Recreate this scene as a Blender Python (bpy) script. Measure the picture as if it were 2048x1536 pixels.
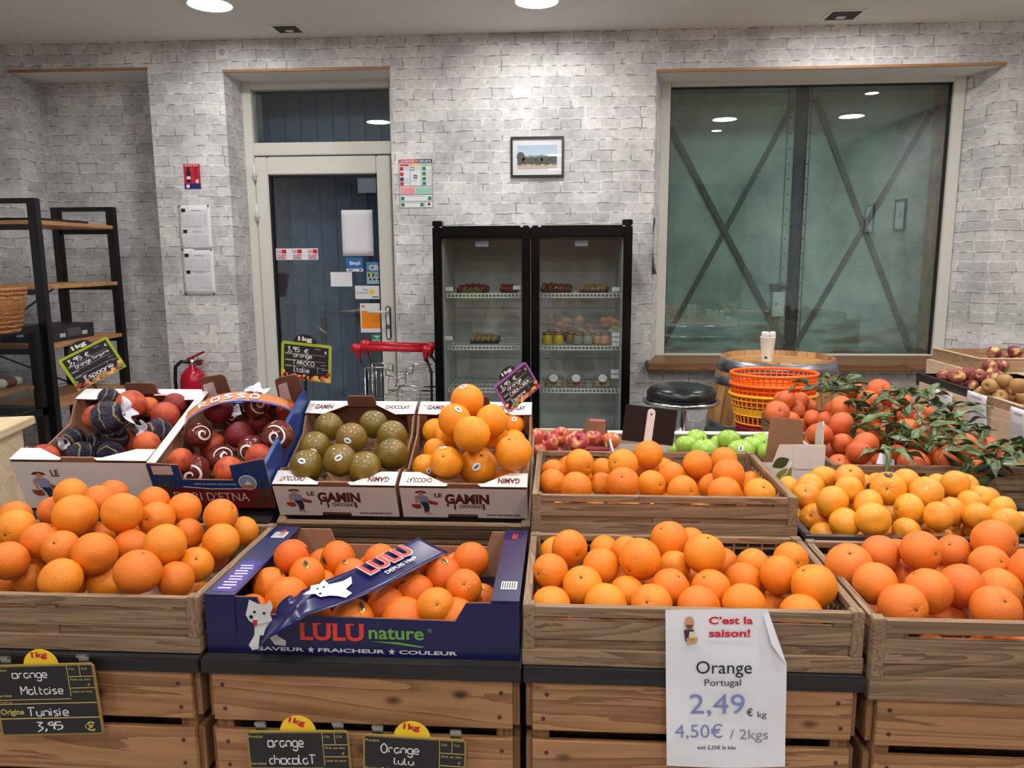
import bpy, bmesh, math, random
from mathutils import Vector, Matrix, noise
S = bpy.context.scene
COL = S.collection
R = math.radians
for o in list(bpy.data.objects):
    bpy.data.objects.remove(o)

# ------------------------------------------------------------------ camera
FPX, HC = 1540.0, 1.42
PITCH, YAW, ROLL = R(9.18), R(3.7), R(0.3)
cf = Vector((-math.sin(YAW) * math.cos(PITCH), math.cos(YAW) * math.cos(PITCH), -math.sin(PITCH)))
c0 = Vector((math.cos(YAW), math.sin(YAW), 0))
c1 = c0.cross(cf)
cr = c0 * math.cos(ROLL) - c1 * math.sin(ROLL)
cu = c1 * math.cos(ROLL) + c0 * math.sin(ROLL)
CP = Vector((0, 0, HC))
cam = bpy.data.objects.new('camera', bpy.data.cameras.new('camera'))
COL.objects.link(cam)
cam.data.sensor_width = 36.0
cam.data.lens = 36.0 * FPX / 2048.0
cam.data.clip_start = 0.05
cam.matrix_world = Matrix.Translation(CP) @ Matrix((cr, cu, -cf)).transposed().to_4x4()
S.camera = cam

def ray(u, v): return cf + cr * ((u - 1024) / FPX) - cu * ((v - 768) / FPX)
def at(u, v, Y):
    d = ray(u, v); return CP + d * (Y / d.y)
def atX(u, v, X):
    d = ray(u, v); return CP + d * (X / d.x)
def atZ(u, v, Z):
    d = ray(u, v); return CP + d * ((Z - HC) / d.z)
def proj(p):
    d = Vector(p) - CP; z = d.dot(cf)
    return 1024 + FPX * d.dot(cr) / z, 768 - FPX * d.dot(cu) / z

# ------------------------------------------------------------------ world, view, ceiling lamp data
w = bpy.data.worlds.new('world'); S.world = w
w.use_nodes = True
w.node_tree.nodes['Background'].inputs[0].default_value = (0.05, 0.06, 0.08, 1)
w.node_tree.nodes['Background'].inputs[1].default_value = 0.25
S.view_settings.view_transform = 'Standard'
S.view_settings.look = 'None'
S.view_settings.gamma = 1.0
S.view_settings.use_curve_mapping = False
S.view_settings.exposure = 0.25
LAMP_POWER = 112.0
LAMPS = [(-1.82, 4.13), (-0.135, 4.21), (1.6, 4.2), (-1.76, 2.62), (1.54, 2.47), (2.7, 2.52), (-0.1, 2.5),
         (-1.76, 1.1), (-0.1, 1.0), (0.98, 0.95), (-1.76, -0.5), (-0.1, -0.55), (1.05, -0.6), (-0.1, -2.1), (1.1, -2.2)]
SPOTS = [(1.6, 1.78), (2.49, 3.54)]

# ------------------------------------------------------------------ materials
def lin(c): return tuple(((x / 255 + 0.055) / 1.055) ** 2.4 if x > 10 else x / 255 / 12.92 for x in c)
MATS = {}
class NT:
    def __init__(s, name):
        s.m = bpy.data.materials.new(name); s.m.use_nodes = True; s.t = s.m.node_tree
        s.b = s.t.nodes['Principled BSDF']; s.out = s.t.nodes['Material Output']
    def n(s, typ, **kw):
        nd = s.t.nodes.new(typ)
        for k, v in kw.items():
            if k.startswith('_'): setattr(nd, k[1:], v)
            else:
                i = nd.inputs[int(k[1:])] if k[0] == 'i' and k[1:].isdigit() else nd.inputs[k.replace('__', ' ')]
                if isinstance(v, bpy.types.NodeSocket): s.t.links.new(v, i)
                else: i.default_value = v
        return nd
    def l(s, a, b): s.t.links.new(a, b)
    def coord(s, scale=(1, 1, 1), rot=(0, 0, 0), kind='Object'):
        tc = s.n('ShaderNodeTexCoord')
        mp = s.n('ShaderNodeMapping', Vector=tc.outputs[kind], Scale=scale, Rotation=rot)
        return mp.outputs[0]
    def ramp(s, fac, stops):
        r = s.n('ShaderNodeValToRGB', Fac=fac); e = r.color_ramp.elements
        while len(e) > len(stops): e.remove(e[-1])
        while len(e) < len(stops): e.new(0.5)
        for x, (p, c) in zip(e, stops): x.position = p; x.color = (*c, 1)
        return r.outputs[0]
    def bump(s, h, strength=0.3, dist=0.002):
        b = s.n('ShaderNodeBump', Height=h, Strength=strength, Distance=dist)
        s.l(b.outputs[0], s.b.inputs['Normal'])
    def mix(s, fac, a, b, typ='MIX'):
        m = s.n('ShaderNodeMix', _data_type='RGBA', _blend_type=typ)
        for i, v in ((0, fac), (6, a), (7, b)):
            if isinstance(v, bpy.types.NodeSocket): s.l(v, m.inputs[i])
            else: m.inputs[i].default_value = v if i == 0 else (*v[:3], 1)
        return m.outputs[2]
    def set(s, **kw):
        for k, v in kw.items():
            i = s.b.inputs[k.replace('__', ' ')]
            if isinstance(v, bpy.types.NodeSocket): s.l(v, i)
            else: i.default_value = (*v, 1) if isinstance(v, tuple) and len(v) == 3 else v
        return s.m

def plain(name, rgb, rough=0.5, metal=0.0, var=0.06, **kw):
    if name in MATS: return MATS[name]
    t = NT(name); c = lin(rgb)
    nz = t.n('ShaderNodeTexNoise', Vector=t.coord((14, 14, 14)), Scale=1.0, Detail=3.0)
    col = t.ramp(nz.outputs['Fac'], [(0.3, tuple(x * (1 - var) for x in c)), (0.7, tuple(min(1, x * (1 + var)) for x in c))])
    MATS[name] = t.set(Base__Color=col, Roughness=rough, Metallic=metal, **kw)
    return MATS[name]

def wood(name, dark, light, axis=0, scale=1.0, rough=0.6, knots=False, bump=0.15):
    if name in MATS: return MATS[name]
    t = NT(name)
    sc = [26 * scale, 26 * scale, 26 * scale]; sc[axis] = 1.6 * scale
    v = t.coord(tuple(sc))
    oi = t.n('ShaderNodeObjectInfo')
    off = t.n('ShaderNodeVectorMath', _operation='MULTIPLY_ADD', i0=oi.outputs['Random'], i1=(37, 53, 29), i2=v)
    n1 = t.n('ShaderNodeTexNoise', Vector=off.outputs[0], Scale=0.55, Detail=5.0, Distortion=1.4)
    f = t.n('ShaderNodeMath', _operation='MULTIPLY', i0=n1.outputs['Fac'], i1=9.0)
    f2 = t.n('ShaderNodeMath', _operation='FRACT', i0=f.outputs[0])
    n2 = t.n('ShaderNodeTexNoise', Vector=off.outputs[0], Scale=4.0, Detail=2.0)
    m = t.n('ShaderNodeMath', _operation='MULTIPLY_ADD', i0=n2.outputs['Fac'], i1=0.5, i2=f2.outputs[0])
    m2 = t.n('ShaderNodeMath', _operation='MULTIPLY', i0=m.outputs[0], i1=0.67)
    d, l = lin(dark), lin(light)
    col = t.ramp(m2.outputs[0], [(0.1, d), (0.45, tuple((a + b) / 2 for a, b in zip(d, l))), (0.95, l)])
    if knots:
        kv = t.coord((7, 7, 13) if axis == 0 else (13, 13, 4))
        kk = t.n('ShaderNodeVectorMath', _operation='MULTIPLY_ADD', i0=oi.outputs['Random'], i1=(31, 17, 23), i2=kv)
        vo = t.n('ShaderNodeTexVoronoi', Vector=kk.outputs[0], Scale=1.0)
        kf = t.ramp(vo.outputs['Distance'], [(0.05, (0, 0, 0)), (0.16, (1, 1, 1))])
        col = t.mix(kf, lin((70, 40, 22)), col)
    t.bump(m2.outputs[0], bump, 0.001)
    MATS[name] = t.set(Base__Color=col, Roughness=rough)
    return MATS[name]

def brick_paper():
    t = NT('brick_wallpaper')
    tc = t.n('ShaderNodeTexCoord'); sx = t.n('ShaderNodeSeparateXYZ', Vector=tc.outputs['Object'])
    u = t.n('ShaderNodeMath', _operation='ADD', i0=sx.outputs[0], i1=sx.outputs[1])
    cb = t.n('ShaderNodeCombineXYZ', X=u.outputs[0], Y=sx.outputs[2])
    wn = t.n('ShaderNodeTexNoise', Vector=cb.outputs[0], Scale=6.0, Detail=3.5)
    wv = t.n('ShaderNodeVectorMath', _operation='MULTIPLY_ADD', i0=wn.outputs['Color'], i1=(0.03, 0.026, 0), i2=cb.outputs[0])
    def brick(ms, c1, c2, mo, off, sm=.3):
        ov = t.n('ShaderNodeVectorMath', _operation='ADD', i0=wv.outputs[0], i1=off)
        b = t.n('ShaderNodeTexBrick', Vector=ov.outputs[0], Scale=1.0, Mortar__Size=ms, Brick__Width=0.165, Row__Height=0.0612,
                Mortar__Smooth=sm, Color1=(*c1, 1), Color2=(*c2, 1), Mortar=(*mo, 1), Bias=0.0)
        b.offset = 0.5; b.squash = 0.72; b.squash_frequency = 3
        return b
    b1 = brick(0.0042, lin((234, 233, 232)), lin((208, 207, 208)), lin((243, 243, 241)), (0, 0, 0))
    b2 = brick(0.0052, (1, 1, 1), (1, 1, 1), (0, 0, 0), (0.0015, 0.0042, 0), .75)
    big = t.n('ShaderNodeTexNoise', Vector=wv.outputs[0], Scale=2.6, Detail=4.0, Roughness=0.65)
    fine = t.n('ShaderNodeTexNoise', Vector=wv.outputs[0], Scale=34.0, Detail=4.0, Roughness=0.7)
    st = t.ramp(big.outputs['Fac'], [(0.34, (0.66, 0.66, 0.67)), (0.56, (1, 1, 1))])
    fn = t.ramp(fine.outputs['Fac'], [(0.3, (0.78, 0.78, 0.785)), (0.6, (1, 1, 1))])
    c = t.mix(1.0, b1.outputs['Color'], st, 'MULTIPLY')
    c = t.mix(1.0, c, fn, 'MULTIPLY')
    wob = t.n('ShaderNodeTexNoise', Vector=wv.outputs[0], Scale=16.0, Detail=1.0)
    edge = t.n('ShaderNodeMath', _operation='MULTIPLY', i0=b2.outputs['Fac'], i1=t.ramp(wob.outputs['Fac'], [(0.42, (0, 0, 0)), (0.6, (1, 1, 1))]))
    e2 = t.n('ShaderNodeMath', _operation='MULTIPLY', i0=edge.outputs[0], i1=0.8)
    c = t.mix(e2.outputs[0], c, lin((104, 102, 102)))
    return t.set(Base__Color=c, Roughness=0.7)

def glass(name, tint=(1, 1, 1), f0=0.05, rough=0.0):
    if name in MATS: return MATS[name]
    t = NT(name); t.t.nodes.remove(t.b)
    tr = t.n('ShaderNodeBsdfTransparent', Color=(*tint, 1)); gl = t.n('ShaderNodeBsdfGlossy', Roughness=rough)
    lw = t.n('ShaderNodeLayerWeight', Blend=0.5)
    p = t.n('ShaderNodeMath', _operation='POWER', i0=lw.outputs['Facing'], i1=4.0)
    q = t.n('ShaderNodeMath', _operation='MULTIPLY_ADD', i0=p.outputs[0], i1=0.8, i2=f0)
    mx = t.n('ShaderNodeMixShader', Fac=q.outputs[0]); t.l(tr.outputs[0], mx.inputs[1]); t.l(gl.outputs[0], mx.inputs[2])
    t.l(mx.outputs[0], t.out.inputs[0])
    MATS[name] = t.m
    return t.m

def emit(name, rgb, st):
    t = NT(name); MATS[name] = t.set(Base__Color=rgb, Emission__Color=rgb, Emission__Strength=st); return t.m

def rind(name, cols, pore=70.0, bump=0.25, rough=0.42, blush=None, coat=0.0):
    """fruit skin: colour varies from fruit to fruit and slightly over each one"""
    t = NT(name)
    oi = t.n('ShaderNodeObjectInfo')
    stops = [(i / max(1, len(cols) - 1), lin(c)) for i, c in enumerate(cols)]
    col = t.ramp(oi.outputs['Random'], stops)
    tc = t.n('ShaderNodeTexCoord')
    off = t.n('ShaderNodeVectorMath', _operation='MULTIPLY_ADD', i0=oi.outputs['Random'], i1=(17, 31, 13), i2=tc.outputs['Object'])
    big = t.n('ShaderNodeTexNoise', Vector=off.outputs[0], Scale=1.1, Detail=3.0)
    if blush:
        bf = t.ramp(big.outputs['Fac'], [(blush[1], (0, 0, 0)), (blush[2], (1, 1, 1))])
        col = t.mix(bf, col, lin(blush[0]))
    v = t.ramp(big.outputs['Fac'], [(0.3, (0.86, 0.80, 0.8)), (0.65, (1, 1, 1))])
    col = t.mix(1.0, col, v, 'MULTIPLY')
    if pore:
        po = t.n('ShaderNodeTexNoise', Vector=off.outputs[0], Scale=pore * 0.35, Detail=2.0)
        t.bump(po.outputs['Fac'], bump, 0.02)
    MATS[name] = t.set(Base__Color=col, Roughness=rough, Coat__Weight=coat, Coat__Roughness=0.2, Specular__IOR__Level=0.45)
    return t.m

# ------------------------------------------------------------------ mesh builder
WM = {}
class MB:
    def __init__(s): s.v = []; s.f = []; s.mi = []; s.sm = []
    def add(s, vs, fs, mi=0, smooth=False):
        k = len(s.v); s.v += [Vector(v) for v in vs]
        for f in fs:
            s.f.append([k + i for i in f]); s.mi.append(mi); s.sm.append(smooth)
        return s
    def box(s, a, b, mi=0, face=None):
        x0, y0, z0 = a; x1, y1, z1 = b
        vs = [(x0, y0, z0), (x1, y0, z0), (x1, y1, z0), (x0, y1, z0), (x0, y0, z1), (x1, y0, z1), (x1, y1, z1), (x0, y1, z1)]
        fs = {'-z': (3, 2, 1, 0), '+z': (4, 5, 6, 7), '-y': (0, 1, 5, 4), '+x': (1, 2, 6, 5), '+y': (2, 3, 7, 6), '-x': (3, 0, 4, 7)}
        k = len(s.v); s.v += [Vector(v) for v in vs]
        for n, f in fs.items():
            s.f.append([k + i for i in f]); s.mi.append((face or {}).get(n, mi)); s.sm.append(False)
        return s
    def prism(s, poly, z0, z1, M=None, mi=0, top=None):
        """2-D outline in the xy plane of M, extruded z0..z1 (z1 side is the face, material top)"""
        n = len(poly); M = M or Matrix()
        area = sum(poly[i][0] * poly[(i + 1) % n][1] - poly[(i + 1) % n][0] * poly[i][1] for i in range(n))
        if area < 0: poly = poly[::-1]
        k = len(s.v)
        s.v += [M @ Vector((x, y, z0)) for x, y in poly] + [M @ Vector((x, y, z1)) for x, y in poly]
        s.f.append([k + i for i in range(n)][::-1]); s.mi.append(mi); s.sm.append(False)
        s.f.append([k + n + i for i in range(n)]); s.mi.append(mi if top is None else top); s.sm.append(False)
        for i in range(n):
            j = (i + 1) % n; s.f.append([k + i, k + j, k + n + j, k + n + i]); s.mi.append(mi); s.sm.append(False)
        return s
    def bar(s, a, b, wx, wz, up=(0, 0, 1), mi=0):
        """rectangular bar from a to b, wx across, wz along up"""
        a, b = Vector(a), Vector(b); d = (b - a).normalized(); u = Vector(up)
        x = d.cross(u).normalized(); u = x.cross(d).normalized()
        vs = [p + x * i * wx / 2 + u * j * wz / 2 for p in (a, b) for i, j in ((-1, -1), (1, -1), (1, 1), (-1, 1))]
        return s.add(vs, [(0, 1, 2, 3)[::1], (7, 6, 5, 4), (0, 4, 5, 1), (1, 5, 6, 2), (2, 6, 7, 3), (3, 7, 4, 0)], mi)
    def tube(s, pts, r, n=8, mi=0, close=False):
        pts = [Vector(p) for p in pts]; rings = []; m = len(pts); up = None
        rr = r if isinstance(r, (list, tuple)) else [r] * m
        for i, p in enumerate(pts):
            if close: d = pts[(i + 1) % m] - pts[i - 1]
            else: d = pts[min(i + 1, m - 1)] - pts[max(i - 1, 0)]
            d.normalize()
            if up is None: up = Vector((0, 0, 1)) if abs(d.z) < 0.9 else Vector((1, 0, 0))
            x = d.cross(up).normalized(); up = x.cross(d).normalized()
            rings.append([p + (x * math.cos(2 * math.pi * k / n) + up * math.sin(2 * math.pi * k / n)) * rr[i] for k in range(n)])
        k0 = len(s.v)
        for q in rings: s.v += q
        for i in range(m if close else m - 1):
            j = (i + 1) % m
            for k in range(n):
                k2 = (k + 1) % n
                s.f.append([k0 + i * n + k, k0 + i * n + k2, k0 + j * n + k2, k0 + j * n + k]); s.mi.append(mi); s.sm.append(True)
        if not close:
            s.f.append([k0 + k for k in range(n)][::-1]); s.mi.append(mi); s.sm.append(False)
            s.f.append([k0 + (m - 1) * n + k for k in range(n)]); s.mi.append(mi); s.sm.append(False)
        return s
    def lathe(s, prof, n=32, M=None, mi=0, cap=True, sx=1.0):
        M = M or Matrix(); k0 = len(s.v)
        for r, z in prof:
            s.v += [M @ Vector((r * sx * math.cos(2 * math.pi * k / n), r * math.sin(2 * math.pi * k / n), z)) for k in range(n)]
        for i in range(len(prof) - 1):
            for k in range(n):
                k2 = (k + 1) % n
                s.f.append([k0 + i * n + k, k0 + i * n + k2, k0 + (i + 1) * n + k2, k0 + (i + 1) * n + k]); s.mi.append(mi); s.sm.append(True)
        if cap:
            s.f.append([k0 + k for k in range(n)][::-1]); s.mi.append(mi); s.sm.append(False)
            e = k0 + (len(prof) - 1) * n
            s.f.append([e + k for k in range(n)]); s.mi.append(mi); s.sm.append(False)
        return s
    def grid(s, fn, nu, nv, mi=0, smooth=True, thick=0.0):
        """surface fn(u,v) for u,v in 0..1, optionally given thickness along its normal"""
        k0 = len(s.v); P = [[Vector(fn(i / nu, j / nv)) for i in range(nu + 1)] for j in range(nv + 1)]
        def nrm(j, i):
            a = P[j][min(i + 1, nu)] - P[j][max(i - 1, 0)]; b = P[min(j + 1, nv)][i] - P[max(j - 1, 0)][i]
            return a.cross(b).normalized()
        lay = [0, thick] if thick else [0]
        for t in lay:
            for j in range(nv + 1): s.v += [P[j][i] - nrm(j, i) * t for i in range(nu + 1)]
        W = nu + 1; N = W * (nv + 1)
        for t in range(len(lay)):
            for j in range(nv):
                for i in range(nu):
                    q = [k0 + t * N + j * W + i, k0 + t * N + j * W + i + 1, k0 + t * N + (j + 1) * W + i + 1, k0 + t * N + (j + 1) * W + i]
                    s.f.append(q if t == 0 else q[::-1]); s.mi.append(mi); s.sm.append(smooth)
        if thick:
            e = [j * W for j in range(nv + 1)], [j * W + nu for j in range(nv + 1)], list(range(W)), [nv * W + i for i in range(W)]
            for q in e:
                for a, b in zip(q, q[1:]):
                    s.f.append([k0 + a, k0 + b, k0 + N + b, k0 + N + a]); s.mi.append(mi); s.sm.append(False)
        return s
    def xform(s, M):
        s.v = [M @ v for v in s.v]; return s
    def build(s, name, mats, parent=None, world=False, bevel=0.0, M=None, fix=True):
        me = bpy.data.meshes.new(name)
        T = Matrix()
        if M: T = M
        if world and parent is not None: T = WM[parent.name].inverted() @ T
        me.from_pydata([T @ v for v in s.v], [], s.f)
        for m in (mats if isinstance(mats, (list, tuple)) else [mats]): me.materials.append(m)
        for p, mi, sm in zip(me.polygons, s.mi, s.sm): p.material_index = mi; p.use_smooth = sm
        if fix:
            bm = bmesh.new(); bm.from_mesh(me); bmesh.ops.recalc_face_normals(bm, faces=bm.faces)
            if bevel:
                ed = [e for e in bm.edges if len(e.link_faces) == 2 and e.calc_face_angle(0) > 0.6]
                bmesh.ops.bevel(bm, geom=ed, offset=bevel, segments=2, affect='EDGES', clamp_overlap=True)
            bm.to_mesh(me); bm.free()
        o = bpy.data.objects.new(name, me); COL.objects.link(o)
        if parent is not None: o.parent = parent
        WM[o.name] = WM[parent.name].copy() if parent is not None else Matrix()
        return o

def tag(o, label, cat, group=None, kind=None):
    o['label'] = label; o['category'] = cat
    if group: o['group'] = group
    if kind: o['kind'] = kind
    return o
def thing(name, label, cat, M=(0, 0, 0), group=None):
    o = bpy.data.objects.new(name, None); COL.objects.link(o)
    o.empty_display_size = 0.05
    M = M if isinstance(M, Matrix) else Matrix.Translation(Vector(M))
    o.matrix_world = M; WM[o.name] = M.copy()
    return tag(o, label, cat, group)
def struct(name, mb, m, **k):
    o = mb.build(name, m, **k); o['kind'] = 'structure'; return o

def frame3(p, px, py):
    """matrix with origin p, x towards px, y towards py (squared up), z out of the face"""
    p = Vector(p); x = (Vector(px) - p).normalized(); z = x.cross(Vector(py) - p).normalized(); y = z.cross(x)
    return Matrix.Translation(p) @ Matrix((x, y, z)).transposed().to_4x4()
def axes(p, x, y):
    return frame3(p, Vector(p) + Vector(x), Vector(p) + Vector(y))
def tilt(p, th):
    return Matrix.Translation(Vector(p)) @ Matrix.Rotation(th, 4, 'X')
# upright plane facing the camera side (-y): x right, y up, z towards -y
UP = Matrix.Rotation(R(90), 4, 'X')

_fonts = {}
def text_mb(s, bold=0.0, shear=0.0, res=3):
    k = (s, bold, shear)
    if k not in _fonts:
        c = bpy.data.curves.new('t', 'FONT'); c.body = s; c.offset = bold; c.shear = shear; c.resolution_u = res
        o = bpy.data.objects.new('t', c); COL.objects.link(o)
        dg = bpy.context.evaluated_depsgraph_get(); e = o.evaluated_get(dg); me = e.to_mesh()
        vs = [v.co.copy() for v in me.vertices]; fs = [list(p.vertices) for p in me.polygons]
        e.to_mesh_clear(); bpy.data.objects.remove(o); bpy.data.curves.remove(c)
        _fonts[k] = (vs, fs)
    return _fonts[k]
def put(name, vs, fs, m, parent, M, box, z=0.0006, world=False, rot=0.0):
    """fit a flat drawing into box=(x,y,w,h) of plane M"""
    x, y, w, h = box
    a = min(v.x for v in vs); b = max(v.x for v in vs); c = min(v.y for v in vs); d = max(v.y for v in vs)
    mb = MB(); sx = w / max(b - a, 1e-6); sy = h / max(d - c, 1e-6)
    T = M @ Matrix.Translation((x + w / 2, y + h / 2, z)) @ Matrix.Rotation(rot, 4, 'Z')
    mb.add([T @ Vector(((v.x - a) * sx - w / 2, (v.y - c) * sy - h / 2, 0)) for v in vs], fs)
    return mb.build(name, m, parent, world=world, fix=False)
def text(s, m, parent, M, box, bold=0.0, shear=0.0, z=0.0006, world=False, rot=0.0, name='lettering'):
    vs, fs = text_mb(s, bold, shear)
    return put(name, vs, fs, m, parent, M, box, z, world, rot)
def flat(name, poly, m, parent, M, z=0.0004, t=0.0003, world=False):
    return MB().prism(poly, z - t, z, M).build(name, m, parent, world=world)
def rect(x, y, w, h): return [(x, y), (x + w, y), (x + w, y + h), (x, y + h)]
def disc(x, y, r, n=24, ry=None): return [(x + r * math.cos(2 * math.pi * i / n), y + (ry or r) * math.sin(2 * math.pi * i / n)) for i in range(n)]

# chalk handwriting: strokes on a grid (x 0..4, y -3 descender .. 0 base .. 4 x-height .. 7 ascender)
HG = {
 'o': (4, ['24 04 00 20 40 44 24']), 'r': (3, ['04 00', '02 14 34']), 'a': (4, ['44 14 02 10 30 43 44 40']),
 'n': (4, ['04 00', '02 14 34 43 40']), 'u': (4, ['04 01 10 30 44 40']), 'g': (4, ['44 14 02 10 40', '44 4b 2c 0b']),
 'e': (4, ['02 42 34 14 02 10 40']), 'l': (2, ['07 01 10 20']), 't': (3, ['16 11 20 30', '04 34']), 'i': (1, ['04 00', '05 06']),
 's': (3, ['34 14 03 31 20 00']), 'c': (3, ['34 14 02 10 30']), 'h': (4, ['07 00', '03 24 43 40']), 'p': (4, ['04 0c', '04 34 42 30 00']),
 'q': (4, ['44 14 02 10 40', '44 4c']), 'v': (3, ['04 10 34']), 'f': (3, ['37 26 10', '04 34']),
 'T': (5, ['07 57', '26 20']), 'M': (5, ['00 07 23 57 50']), 'L': (4, ['07 00 40']), 'I': (3, ['07 37', '17 10', '00 30']),
 'E': (4, ['47 17 05 24 02 10 40', '24 34']), 'A': (4, ['00 27 40', '13 33']), 'R': (4, ['00 07 36 34 04 40']), 'O': (5, ['27 04 10 40 54 37 27']),
 'C': (4, ['46 27 04 11 30 40']), 'H': (4, ['07 00', '47 40', '04 44']), 'N': (4, ['00 07 40 47']), 'S': (4, ['47 17 05 43 30 00']),
 '3': (3, ['07 37 14 32 20 0b']), '9': (3, ['37 17 05 24 37 30']), '5': (3, ['37 07 04 34 31 10 00']), ',': (1, ['11 0b']),
 '\u20ac': (4, ['46 27 04 11 40', '05 35', '03 33']), '-': (2, ['03 23']), ' ': (2, []), '1': (2, ['05 27 20']), 'k': (3, ['07 00', '02 34', '12 30']),
}
def hand(s, m, parent, M, box, wd=0.11, z=0.0008, world=False, rot=0.0):
    DG = {'a': -1, 'b': -2, 'c': -3}
    mb = MB(); x = 0.0; rng = random.Random(len(s))
    for ch in s:
        wdt, st = HG[ch]
        for q in st:
            pts = [Vector((x + int(p[0]) * 0.16, (DG[p[1]] if p[1] in DG else int(p[1])) * 0.16, 0)) for p in q.split()]
            sm = [pts[0]]
            for i in range(len(pts) - 1):
                p0, p1, p2, p3 = pts[max(i - 1, 0)], pts[i], pts[i + 1], pts[min(i + 2, len(pts) - 1)]
                for k in range(1, 5):
                    t = k / 4
                    sm.append(0.5 * ((2 * p1) + (p2 - p0) * t + (2 * p0 - 5 * p1 + 4 * p2 - p3) * t * t + (3 * p1 - p0 - 3 * p2 + p3) * t ** 3))
            vs = []
            for i, p in enumerate(sm):
                d = (sm[min(i + 1, len(sm) - 1)] - sm[max(i - 1, 0)]); d = d.normalized() if d.length > 1e-6 else Vector((1, 0, 0))
                nn = Vector((-d.y, d.x, 0)) * wd / 2; vs += [p + nn, p - nn]
            mb.add(vs, [(2 * i, 2 * i + 1, 2 * i + 3, 2 * i + 2) for i in range(len(sm) - 1)])
        x += wdt * 0.16 + 0.22 + rng.uniform(-0.03, 0.03)
    return put('handwriting', mb.v, mb.f, m, parent, M, box, z, world, rot)
# ------------------------------------------------------------------ materials used all over
BRICK = brick_paper()
WHITE = plain('white_paint', (226, 224, 218), 0.45, var=0.02)
CEIL = plain('ceiling_paint', (226, 224, 221), 0.8, var=0.02)
FRAMEW = plain('white_frame', (214, 212, 204), 0.35, var=0.02)
BLACKM = plain('black_metal', (20, 20, 23), 0.35, 0.2)
BLACKP = plain('black_plastic', (17, 17, 19), 0.3)
PAPER = plain('paper', (226, 227, 232), 0.7, var=0.015)
CARD = plain('cardboard', (150, 108, 80), 0.8, var=0.08)
CARDD = plain('cardboard_brown', (112, 72, 50), 0.8, var=0.06)
PRINTW = plain('white_print_board', (232, 226, 224), 0.5, var=0.015)
CHALK = plain('chalk_white', (225, 225, 225), 0.8)
SLATE = plain('slate_board', (30, 30, 34), 0.45)
CHROME = plain('chrome', (205, 208, 210), 0.16, 1.0, var=0.02)
RED = plain('red_plastic', (190, 22, 40), 0.3)
INK = plain('black_ink', (22, 22, 24), 0.6)
GLASS = glass('clear_glass', (0.93, 0.96, 0.95), 0.07)
GLASSW = glass('window_glass', (0.88, 0.94, 0.93), 0.10)
CLEAR = glass('clear_film', (0.95, 0.95, 0.95), 0.06, 0.08)
LINT = wood('lintel_wood', (150, 105, 70), (190, 142, 100), 0)
PINE = wood('pine_crate', (122, 82, 50), (182, 136, 94), 0, 0.55, 0.6, True)
PINEY = wood('pine_crate_side', (112, 76, 46), (160, 118, 80), 2, 0.7, 0.65)
SLATX = wood('slat_wood', (98, 76, 56), (156, 128, 100), 0, 1.1, 0.62)
SLATY = wood('slat_wood_side', (98, 76, 56), (156, 128, 100), 1, 1.1, 0.62)
BLKWOOD = wood('black_stained_wood', (16, 15, 16), (36, 34, 34), 0, 0.9, 0.6)
SHELFW = wood('shelf_wood', (140, 96, 58), (190, 142, 94), 1, 0.6, 0.5)
SILLW = wood('sill_wood', (92, 60, 38), (140, 98, 64), 0, 0.5, 0.45)
LPINE = wood('light_pine', (204, 178, 142), (232, 210, 176), 0, 0.4, 0.6)
LPINEZ = wood('light_pine_upright', (200, 172, 138), (230, 205, 172), 1, 0.4, 0.6, True)

# ------------------------------------------------------------------ room shell
YW, YB, ZC = 4.8, 5.1, 2.74
XL, XR, YR = -3.6, 3.3, -4.2
struct('floor', MB().box((XL - .2, YR - .2, -.1), (XR + .2, 5.3, 0)), plain('floor_tiles', (158, 152, 146), 0.5))
struct('ceiling', MB().box((XL - .2, YR - .2, ZC), (XR + .2, 5.3, ZC + .1)), CEIL)
b = MB()
b.box((XL - .2, YW, 0), (-3.42, 5.3, ZC)).box((-3.42, YW, 2.59), (-2.535, 5.3, ZC))           # niche surround
b.box((-3.42, YB, 0), (-2.535, 5.3, 2.59))                                                  # niche back
b.box((-2.535, YW, 0), (-2.06, 5.3, ZC)).box((-2.06, YW, 2.565), (-1.035, 5.3, ZC))          # pier, over the door
b.box((-1.035, YW, 0), (0.55, 5.3, ZC)).box((0.55, YW, 2.515), (2.527, 5.3, ZC)).box((0.55, YW, 0), (2.527, 5.3, .75))
b.box((2.527, YW, 0), (XR + .2, 5.3, ZC))
# splayed window cheeks
b.add([(0.55, YW, .75), (0.625, YB, .75), (0.55, YB, .75), (0.55, YW, 2.515), (0.625, YB, 2.515), (0.55, YB, 2.515)], [(0, 1, 4, 3), (1, 2, 5, 4), (2, 0, 3, 5), (0, 2, 1), (3, 4, 5)])
b.add([(2.527, YW, .75), (2.445, YB, .75), (2.527, YB, .75), (2.527, YW, 2.515), (2.445, YB, 2.515), (2.527, YB, 2.515)], [(1, 0, 3, 4), (2, 1, 4, 5), (0, 2, 5, 3), (0, 1, 2), (3, 5, 4)])
struct('wall_back', b, BRICK)
struct('wall_left', MB().box((XL - .2, YR, 0), (XL, 5.3, ZC)), BRICK)
struct('wall_right', MB().box((XR, YR, 0), (XR + .2, 5.3, ZC)), BRICK)
struct('wall_rear', MB().box((XL - .2, YR - .2, 0), (XR + .2, YR, ZC)), wood('rear_cladding', (80, 48, 28), (128, 82, 48), 2, 0.35))
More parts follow.
